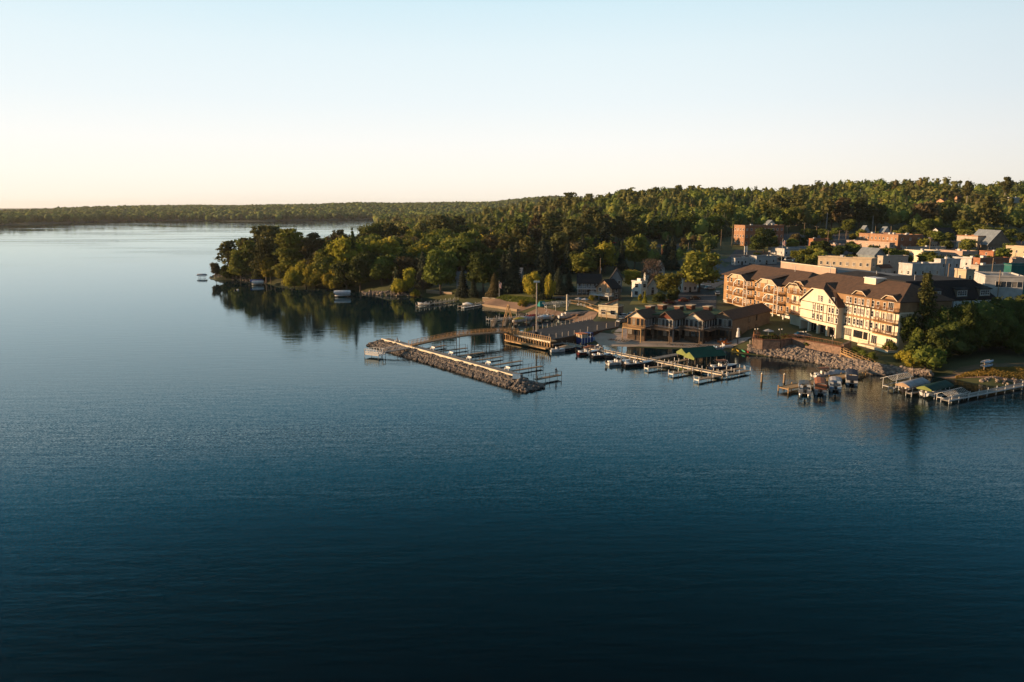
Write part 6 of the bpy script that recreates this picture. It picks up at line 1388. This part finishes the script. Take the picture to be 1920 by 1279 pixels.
# ================= people
def person(px,py,z,h,pose,label,ang=0,cl='cloth1',obj_z=None):
    p=G(px,py,z);t=thing('person',label,'person',p,R(ang));s=h/1.75
    if pose=='stand': J=[((0,0,.95),.13),((0,0,1.2),.12),((0,0,1.42),.13),((0,0,1.5),.06),((0,0,1.6),.095),((0,.01,1.7),.085),((.1,0,.9),.10),((.12,-.02,.5),.07),((.12,.02,.07),.05),((.12,-.16,.04),.045),((-.1,0,.9),.10),((-.12,.0,.5),.07),((-.12,.05,.07),.05),((-.12,-.12,.04),.045),((.19,0,1.4),.07),((.25,-.03,1.12),.05),((.2,-.22,1.0),.04),((.16,-.32,1.02),.035),((-.19,0,1.4),.07),((-.26,-.02,1.12),.05),((-.22,-.2,.98),.04),((-.18,-.3,1.0),.035)]
    else: J=[((0,0,.5),.15),((0,.0,.75),.13),((0,-.02,1.0),.13),((0,-.03,1.08),.06),((0,-.05,1.18),.095),((0,-.05,1.28),.085),((.1,-.05,.5),.10),((.14,-.42,.5),.075),((.14,-.45,.08),.05),((.14,-.6,.04),.045),((-.1,-.05,.5),.10),((-.14,-.42,.5),.075),((-.14,-.45,.08),.05),((-.14,-.6,.04),.045),((.19,0,.98),.07),((.26,-.1,.72),.05),((.18,-.3,.6),.04),((.14,-.38,.58),.035),((-.19,0,.98),.07),((-.26,-.1,.72),.05),((-.18,-.3,.6),.04),((-.14,-.38,.58),.035)]
    E=[(0,1),(1,2),(2,3),(3,4),(4,5),(0,6),(6,7),(7,8),(8,9),(0,10),(10,11),(11,12),(12,13),(2,14),(14,15),(15,16),(16,17),(2,18),(18,19),(19,20),(20,21)]
    me=bpy.data.meshes.new('body');me.from_pydata([tuple(c*s for c in j[0]) for j in J],E,[]);me.materials.append(M[cl]);o=link('body',me,t)
    mod=o.modifiers.new('skin','SKIN');o.modifiers.new('sub','SUBSURF').levels=1;o.modifiers['sub'].render_levels=1
    for v,j in zip(me.skin_vertices[0].data,J): v.radius=(j[1]*s,j[1]*s)
    me.skin_vertices[0].data[0].use_root=True
    B=MB();c=J[4][0];B.ball((0,c[1]*s,(c[2]+.04)*s),.108*s,'skin',1.2);part(B,'head',t,smooth=True);B=MB();B.ball((0,(c[1]+.02)*s,(c[2]+.10)*s),.112*s,'black',.9);part(B,'hair',t,smooth=True)
    return t
t=person(1042.5,703.5,.8,1.8,'stand','person in dark clothes fishing at the end of the short dock right of the breakwater',200)
p=t.location;r_=thing('fishing_rod','thin fishing rod held by the dark-clothed angler','fishing rod',(p.x,p.y,p.z+1.02));B=MB();B.tube((.15,-.25,0),(2.2,-1.2,1.2),.012,'black',.006,5);part(B,'rod',r_)
person(745,641,1.85,1.7,'sit','person in pale clothes sitting by the rail on the left end of the breakwater',30,'cloth2')
t=thing('bench','white bench under the seated person at the left end of the breakwater','bench',G(745,641,1.85)+Vector((0,.1,0)),R(30));B=MB();B.box(-.8,.8,-.2,.25,.36,.41,'white');part(B,'seat',t)
for x in(-.7,.7): B=MB();B.box(x-.05,x+.05,-.2,.25,0,.36,'white');part(B,'leg',t)
q=T(1406,648);person(1406,648,q.z,1.7,'stand','person in pale clothes walking near the left end of the rock bank',90,'cloth2')
# ================= planted trees seen one by one
tp=treepx
tp(1311,548,466,'round','very large yellow-green street tree standing left of the hotel',m='olive',wd=1.45,var=1)
tp(1254,560,507,'round','round sunlit tree on the street corner right of the white gabled house',m='olive',wd=1.45)
tp(1186,547,502,'round','tall rounded sunlit tree behind the bright white house',m='yellow',wd=1.2)
tp(1200,567,549,'round','small golden tree in front of the bright white house, left one',m='yellow',wd=.6);tp(1209,568,543,'spruce','slim tree in front of the bright white house, right one',m='yellow',wd=1.0)
for px_,py_,l_ in((1447,640,'shrub on the round terrace, left of the umbrella'),(1432,641,'shrub on the round terrace near its sunlit end'),(1520,650,'small shrub behind the long terrace wall'),(1470,641,'shrub on the terrace between the two brown walls')):
    p=T(px_,py_);tree(p.x,p.y,2.4,'bush',l_,m='dgreen',wd=1.5)
tp(1236,572,545,'round','dark low tree beneath the sunlit corner tree',m='dgreen',wd=1.4);tp(1262,570,540,'round','dark full tree at the foot of the corner tree by the street',m='dgreen',wd=1.2)
tp(1221,548,478,'bare','leafless grey-red tree rising behind the two gables',wd=1.1)
tp(1000,560,506,'willow','large rounded olive willow beside the light mast on the lawn',m='yellow',wd=.8);tp(1031,562,512,'willow','olive rounded willow right of the pale blue spruce',m='yellow',wd=.5)
tp(1019,561,510,'spruce','pale blue-green spruce right behind the light mast',wd=1.6);tp(1047,552,500,'spruce','broad dark spruce between the willow and the lake house',wd=1.8);tp(1066,547,506,'spruce','dark spruce left of the blue lake house',wd=1.6)
tp(927,557,510,'spruce','reddish sunlit spruce left of the flagpole on the lawn',m='brownleaf',wd=1.75)
for px,pt in((945,470),(957,455),(1018,452),(1030,470),(968,480),(888,515),(868,498)): tp(px,549 if px>900 else 556,pt,'spruce','tall dark spruce behind the lawn and flagpole' if px>900 else 'dark spruce above the twin-plank dock',group='tall dark spruces behind the lawn' if px>900 else 'dark spruces above the twin-plank dock',wd=1.25)
tp(906,548,468,'round','broad dark green tree left of the flagpole spruces, sunlit on its left',m='dgreen',wd=1.1);tp(826,552,462,'round','big dark green tree above the shore wall, largest of that wood',m='green',wd=1.1)
tp(768,553,497,'round','upright golden-green tree above the rocky point',m='yellow',wd=.65);tp(750,554,520,'bush','rounded yellow-green bush left of the golden upright tree',m='yellow',wd=1.0);tp(778,557,538,'bush','low yellow-green bush at the water below the golden tree',m='yellow',wd=1.)
tp(793,553,505,'bare','grey leafless tree right of the golden upright tree',wd=.8)
tp(986,572,562,'bush','small bright yellow-green bush at the foot of the seawall',m='yellow',wd=1.2);tp(980,576,561,'bush','bright yellow bush overhanging the lower seawall',m='yellow',wd=1.1)
# peninsula
for px,pb,pt,k,m,wd,l in ((405,523,489,'round','brownleaf',.8,'thin small tree at the very tip of the peninsula'),(422,523,495,'round','dgreen',1.1,'low dark tree just right of the tip tree'),(436,524,498,'bush','dgreen',1.4,'dark bush between the tip trees and the tall wood'),
    (452,527,462,'round','olive',1.0,'leftmost tall sunlit tree of the peninsula wood'),(470,527,449,'pine','green',1.0,'tall ragged tree second from the left in the peninsula wood'),(486,528,452,'spruce','dgreen',.9,'slim dark spruce between the left peninsula trees'),(500,530,444,'pine','pine',1.1,'dark topped pine left of the highest peninsula tree'),(508,531,478,'round','yellow',.9,'low golden tree above the blue-covered lift'),
    (548,531,426,'pine','olive',1.25,'highest tree of the peninsula with a wide ragged crown'),(530,532,490,'round','olive',1.,'sunlit tree at the water in the gap of the peninsula'),(590,530,433,'pine','brownleaf',1.1,'reddish brown tree right of the highest peninsula tree'),(626,531,447,'pine','dgreen',1.2,'dark pine right of the reddish tree'),(647,533,432,'round','yellow',1.0,'yellow-green tree with a dark tip behind the willows'),(664,534,424,'spruce','dgreen',.8,'slim spruce tip rising beside the yellow-green tree'),
    (552,540,497,'willow','yellow',1.1,'golden willow hanging over the water, leftmost of three'),(574,538,478,'willow','yellow',1.15,'golden willow behind the leftmost one'),(592,540.5,489,'willow','yellow',1.1,'golden willow hanging over the water, middle of three'),(612,538,463,'round','olive',1.1,'bright green rounded tree above the middle willow'),(626,543,498,'willow','yellow',1.0,'golden willow hanging over the water, rightmost of three'),(650,545,480,'round','dgreen',1.2,'dark full tree right of the willows'),(676,546,470,'round','dgreen',1.1,'dark tree behind the pale-canopied lift')):
    tp(px,pb,pt,k,l,m=m,wd=wd)
treed(692,500,414,'round','tall tree at the left edge of the shore wood against the far water',m='green',wd=.8);treed(706,520,412,'round','broad tree just right of the tall edge tree of the shore wood',m='dgreen',wd=1.0)
# trees in the town
for px,pb,pt,k,m,wd,l in ((1432,474,424,'round','dgreen',1.3,'large dark round tree in front of the orange brick building'),(1418,476,440,'round','dgreen',1.2,'dark low tree at the left foot of the large round tree'),(1448,470,440,'round','green',1.1,'small green tree right of the large dark round one'),(1492,466,436,'round','brownleaf',1.2,'brownish round tree beside the low brick building'),(1505,466,444,'round','dgreen',1.1,'small olive tree between the brownish tree and low brick building'),(1570,484,460,'round','dgreen',1.3,'dark green tree just behind the cream building'),(1602,478,461,'spruce','spruce',1.2,'small dark spruce before the pink building, left one'),(1614,478,459,'spruce','spruce',1.3,'small dark spruce before the pink building, right one'),(1420,488,472,'round','dgreen',1.5,'dark low tree left of the long white building'),
    (1262,478,452,'pine','brownleaf',1.2,'rusty brown pine by the road in the gap of the wood'),(1282,476,444,'pine','brownleaf',1.1,'tall rusty pine right of the red and white shop'),(1300,472,440,'pine','brownleaf',1.1,'rusty pine at the left edge of the town'),(1208,480,448,'spruce','pine',.9,'olive spruce in front of the roadside shops'),
    (1590,440,408,'round','green',1.2,'rounded green tree above the upper car park'),(1735,446,405,'round','green',1.2,'rounded sunlit tree behind the heavy pole'),(1798,440,408,'round','green',1.2,'rounded sunlit tree left of the gabled hall'),(1812,438,412,'round','green',1.1,'smaller rounded tree beside the red-topped hall')):
    tp(px,pb,pt,k,l,m=m,wd=wd)
treed(1817,640,332,'redpine','lone tall pine with a long bare trunk standing above the hill skyline',wd=.55);treed(1889,700,328,'redpine','wide-topped pine breaking the skyline near the right edge',wd=.8)
treed(1640,900,344,'round','rounded tree standing out on the skyline',m='brownleaf')
g9=random.Random(77)
for i in range(170):
    px,py=g9.uniform(1480,1915),g9.uniform(441,512);p=T(px,py)
    if any(math.hypot(p.x-a,p.y-b)<c*.85+2 for a,b,c in FOOT): continue
    m=g9.choice(('green','olive','dgreen'));tree(p.x,p.y,g9.uniform(5,9),'round',{'green':'small green','olive':'small olive','dgreen':'small dark green'}[m]+' tree standing among the town buildings behind the hotel',m=m,wd=g9.uniform(1.2,1.6),group='small '+m.replace('dgreen','dark')+' town trees',lod=1)
# tall spruce and dark trees right of hotel
treed(1741,192,507,'fir','tall open conifer standing before the right end of the hotel',m='pine',wd=.95,var=0)
for px,dist,pt,k,m,wd,l in ((1703,178,582,'round','dgreen',.7,'slender dark green tree at the right corner of the hotel'),(1722,172,612,'round','green',1.0,'leafy tree low in front of the tall conifer'),(1757,170,606,'round','dgreen',1.2,'dark leafy tree just right of the tall conifer base'),(1785,176,574,'round','dgreen',1.1,'dark leafy tree under the mansard windows'),(1815,178,560,'round','dgreen',1.2,'big dark leafy tree left of the largest at the right edge'),(1850,180,552,'round','dgreen',1.3,'big dark leafy tree, second from the right edge'),(1893,184,545,'round','dgreen',1.3,'big dark leafy tree at the right edge of the picture'),(1935,186,540,'round','dgreen',1.3,'big dark tree cut by the right edge'),(1770,166,628,'round','dgreen',1.2,'low dark tree overhanging the shore, left'),(1806,168,618,'round','dgreen',1.2,'low dark tree overhanging the shore, middle'),(1842,170,610,'round','dgreen',1.2,'low dark tree behind the canoe rack'),(1880,174,606,'round','dgreen',1.2,'low dark tree right of the canoe rack'),(1915,176,600,'round','dgreen',1.2,'low dark tree at the right edge above the grass'),
    (1712,170,672,'bush','dgreen',1.4,'dark shrub at the water edge left of the bare boat lift'),(1738,170,674,'bush','dgreen',1.5,'dark shrub at the water edge behind the bare boat lift'),(1764,170,676,'bush','dgreen',1.5,'dark shrub at the water edge where the beach begins'),(1725,171,636,'bush','dgreen',1.5,'understory bush at the foot of the tall conifer'),(1750,171,630,'bush','dgreen',1.5,'dark understory bush right of the conifer foot'),(1776,172,626,'bush','dgreen',1.6,'dark understory bush above the start of the beach'),(1803,174,626,'bush','dgreen',1.6,'dark understory bush left of the canoe rack'),(1830,179,628,'bush','dgreen',1.5,'dark understory bush just behind the canoe rack'),(1858,183,640,'bush','dgreen',1.6,'dark understory bush right of the canoe rack'),(1888,186,638,'bush','dgreen',1.6,'dark understory bush behind the golden grass, left one'),(1915,188,636,'bush','dgreen',1.6,'dark understory bush behind the golden grass, right one'),(1740,165,642,'bush','green',1.3,'sunlit bush above the shore rocks right of the stairs'),(1715,166,655,'bush','yellow',1.2,'yellow-green bush at the rock edge'),(1690,170,655,'bush','yellow',1.1,'yellow-green bush under the right corner of the hotel'),(1668,178,652,'bush','green',1.2,'green bush beside the garden wall'),(1700,200,560,'round','dgreen',.9,'dark tree against the shaded end of the hotel'),(1960,180,560,'round','dgreen',1.3,'dark tree just outside the right edge')):
    wd=wd*(.72 if dist<175 and k=='round' and px<1800 else 1)
    treed(px,dist+((15 if px<1800 else 25) if dist<175 and k=='round' else 13),pt,'willow' if k=='round' and wd>1 else k,l,m=m,wd=wd*.92,name='broadleaf_tree' if k=='round' else None)
for px,py,l in((1615,671,'low green bush above the stairs, left one'),(1632,675,'low green bush above the stairs, right one'),(1605,664,'small upright shrub by the hotel terrace steps'),(1365,632,'green bush at the corner of the fourth beach unit'),(1382,630,'rounded green bush beside the long taupe wall'),(1215,629,'dark bush at the side of the first beach unit'),(1268,632,'dark bush between second and third beach units'),(1325,634,'dark bush between third and fourth beach units'),(1122,560,'golden hedge sloping down left of the peach cabin'),(1110,564,'lower end of the golden hedge by the peach cabin')):
    p=T(px,py);tree(p.x,p.y,2.2,'bush',l,m='yellow' if 'golden' in l else 'green',wd=1.3)
# ================= woods
def inpoly(x,y,P):
    c=False;n=len(P)
    for i in range(n):
        a=P[i];b=P[(i+1)%n]
        if (a[1]>y)!=(b[1]>y) and x<(b[0]-a[0])*(y-a[1])/(b[1]-a[1])+a[0]: c=not c
    return c
WOOD1=[(400,524),(440,525),(470,526.5),(502,531),(528,535),(590,538),(626,541),(661,541),(696,549),(740,552),(800,549),(850,548),(900,545),(960,543),(1040,541),(1075,532),(1100,520),(1135,512),(1190,506),(1262,508),(1280,486),(1335,480),(1345,452),(1372,440),(1420,440),(1600,436),(1920,440),(2000,400),(2000,330),(100,330),(640,412),(560,470),(440,500)]
CLEAR=[[(1140,474),(1290,474),(1300,458),(1215,456),(1130,464)],[(850,556),(905,548),(900,538),(845,545)],[(1080,556),(1170,556),(1170,515),(1080,522)],[(905,420),(880,438),(915,442),(935,424)]]
def populate():
    rg=random.Random(11);pts=[];cell={}
    def ok(x,y,dm):
        i,j=int(x//12),int(y//12)
        for a in(-1,0,1):
            for b in(-1,0,1):
                for (u,v,e) in cell.get((i+a,j+b),()):
                    if (u-x)**2+(v-y)**2<(dm+e)**2/4*1.0: return False
        return True
    def put(x,y,e): cell.setdefault((int(x//12),int(y//12)),[]).append((x,y,e))
    for x,y,r in TREES: put(x,y,r*2)
    cand=[]
    for _ in range(95000):
        y=200+ (rg.random()**1.0)*1250;x=rg.uniform(-230,min(1150,y*.78))
        cand.append((x,y))
    A=np.array(cand);S=sdist(A[:,0],A[:,1])
    for (x,y),s in zip(cand,S):
        if s<3 or y>1500: continue
        z=Z(x,y);px,py=proj(x,y,z)
        if px<380 or px>1990 or py>560: continue
        if y<560:
            if not inpoly(px,py,WOOD1): continue
        if any(inpoly(px,py,c) for c in CLEAR): continue
        if any(math.hypot(x-bx,y-by)<br for bx,by,br in FOOT): continue
        if inpoly(px,py,[(1335,520),(1342,449),(1480,436),(1600,433),(1760,437),(1960,439),(2010,600)]): continue
        hill=y>520
        dm=(8.0 if y<480 else 9.2 if y<800 else 10.5)
        if not ok(x,y,dm*rg.uniform(.85,1.2)): continue
        put(x,y,dm)
        n=math.sin(x/43+y/71)+math.sin(x/23-y/57+2)+rg.uniform(-1.3,1.3)
        if hill: kind=('pine' if n>1.3 else 'redpine' if n>.95 else 'round' if n>-1.75 else 'spruce')
        else: kind=('pine' if n>.9 else 'spruce' if n>.35 else 'round')
        r=rg.random()
        if kind=='round': m='green' if r<.34 else 'olive' if r<.46 else 'dgreen' if r<.82 else 'yellow' if r<.94 else 'brownleaf'
        elif kind=='redpine': m='pine'
        else: m=MKIND[kind]
        if kind in('pine','redpine') and r<.08:m='brownleaf'
        h={'round':rg.uniform(12,19),'pine':rg.uniform(16,23),'redpine':rg.uniform(16,22),'spruce':rg.uniform(12,20)}[kind]
        h*=rg.choice((.75,.9,1,1,1.08,1.2))*(.88 if y>560 else 1)
        if 395<y<500 and 55<x<165: h=min(h,8.5)
        if 230<y<300 and x>20: h=min(h,12)
        if s<12 and kind!='round': h*=.8
        pts.append((h/math.hypot(x,y),x,y,h,kind,m,px,py))
    pts.sort(reverse=True);print('wood trees',len(pts))
    zone=lambda px,y: 'peninsula' if px<700 and y<560 else 'shore' if y<520 else 'town' if px>1330 else 'hill'
    desc={'olive':'pale olive','green':'green','dgreen':'dark green','yellow':'yellow green','brownleaf':'rusty brown','pine':'olive','spruce':'blue green'}
    where={'peninsula':'growing in the wood on the peninsula','shore':'growing in the wood behind the small docks','town':'growing on the wooded hillside behind the town','hill':'on the low wooded rise beyond the shore wood'}
    cnt=0;rest=[]
    for p in pts:
        _,x,y,h,kind,m,px,py=p
        if cnt<250 and y<640:
            zn=zone(px,y);sp={'round':'leafy tree','pine':'pine with ragged crown','redpine':'pine with tall bare trunk','spruce':'pointed spruce'}[kind]
            tree(x,y,h,kind,f'{desc[m]} {sp} {where[zn]}',m=m,wd=rg.uniform(1.0,1.4) if kind!='spruce' else rg.uniform(1.1,1.5),group=f'{desc[m]} {sp}s {where[zn]}',lod=0 if y<330 else 1);cnt+=1
        else: rest.append(p)
    # all the others: one mass per wood
    TINT={'olive':(.22,.225,.045),'green':(.18,.225,.05),'dgreen':(.13,.165,.042),'yellow':(.27,.275,.055),'brownleaf':(.20,.165,.07),'pine':(.17,.17,.055),'spruce':(.11,.125,.066)}
    def mass(items,name,label,lodf):
        tmpl={};V=[];Fs=[];TN=[];o=0
        for (_,x,y,h,kind,m,px,py) in items:
            k=(kind,rg.randrange(3),lodf(y))
            if k not in tmpl:
                c=crown(k[0],hash_(k[0])+k[1]*31,k[2]);VV=np.concatenate(c.V)
                if k[0] in('pine','redpine'):   # bare stem under the crown
                    c.add(np.array([(-.012,0,0),(.012,0,0),(.008,0,.6),(-.008,0,.6),(0,-.012,0),(0,.012,0),(0,.008,.6),(0,-.008,.6)]),np.array([[0,1,2,3],[4,5,6,7]]));VV=np.concatenate(c.V)
                q=[f if len(f)==4 else (f[0],f[1],f[2],f[2]) for f in c.F]
                tri=np.array([f for f in c.F if len(f)==3]).reshape(-1,3);qd=np.array([f for f in c.F if len(f)==4]).reshape(-1,4)
                tmpl[k]=(VV,tri,qd)
            VV,tri,qd=tmpl[k];a=rg.uniform(0,6.28);ca,sa=math.cos(a),math.sin(a);wd=rg.uniform(1.05,1.5)*h
            P=np.stack([(VV[:,0]*ca-VV[:,1]*sa)*wd+x,(VV[:,0]*sa+VV[:,1]*ca)*wd+y,VV[:,2]*h+Z(x,y)-.3],1)
            V.append(P);Fs.append((tri+o,qd+o));o+=len(P);t=np.array(TINT[m])*rg.uniform(.85,1.5);TN.append(np.tile(np.append(t,1),(len(P),1)))
        V=np.concatenate(V);tri=np.concatenate([f[0] for f in Fs]);qd=np.concatenate([f[1] for f in Fs]);TN=np.concatenate(TN).astype(np.float32)
        me=bpy.data.meshes.new(name);me.vertices.add(len(V));me.vertices.foreach_set('co',V.ravel())
        li=np.concatenate([tri.ravel(),qd.ravel()]).astype(np.int32);me.loops.add(len(li));me.loops.foreach_set('vertex_index',li)
        nf=len(tri)+len(qd);me.polygons.add(nf);tot=np.concatenate([np.full(len(tri),3),np.full(len(qd),4)]);me.polygons.foreach_set('loop_start',np.concatenate([[0],np.cumsum(tot)[:-1]]));me.polygons.foreach_set('loop_total',tot)
        me.update(calc_edges=True);at=me.color_attributes.new('tint','FLOAT_COLOR','POINT');at.data.foreach_set('color',TN.ravel());me.materials.append(M['forest'])
        o=tag(link(name,me),label,None,kind='stuff');print(name,len(items),nf);return o
    mass([p for p in rest if p[2]<560],'shore_woods','dense mixed wood filling the shore behind the individual trees',lambda y:1 if y<330 else 2)
    mass([p for p in rest if p[2]>=560],'hillside_woods','dense wood of pines and leafy trees covering the hillside',lambda y:2)
    # far shore
    far=[];A=np.array([(rg.uniform(-1900,900),1450+rg.random()**.85*3400) for _ in range(52000)]);A=A[np.abs(A[:,0]+100)<A[:,1]*.80];S=sdist(A[:,0],A[:,1])
    for (x,y),s in zip(A.tolist(),S):
        if s<4: continue
        px,py=proj(x,y,Z(x,y))
        if px<-60 or px>1080: continue
        if s>120 and rg.random()<.45: continue
        r=rg.random();far.append((0,x,y,rg.uniform(14,22)*(1.25 if s>120 else 1),'round' if r<.8 else 'pine','green' if r<.35 else 'dgreen' if r<.8 else 'yellow' if r<.87 else 'pine',px,py))
    mass(far,'far_shore_woods','long dark tree line on the far shore of the lake',lambda y:3)
populate()
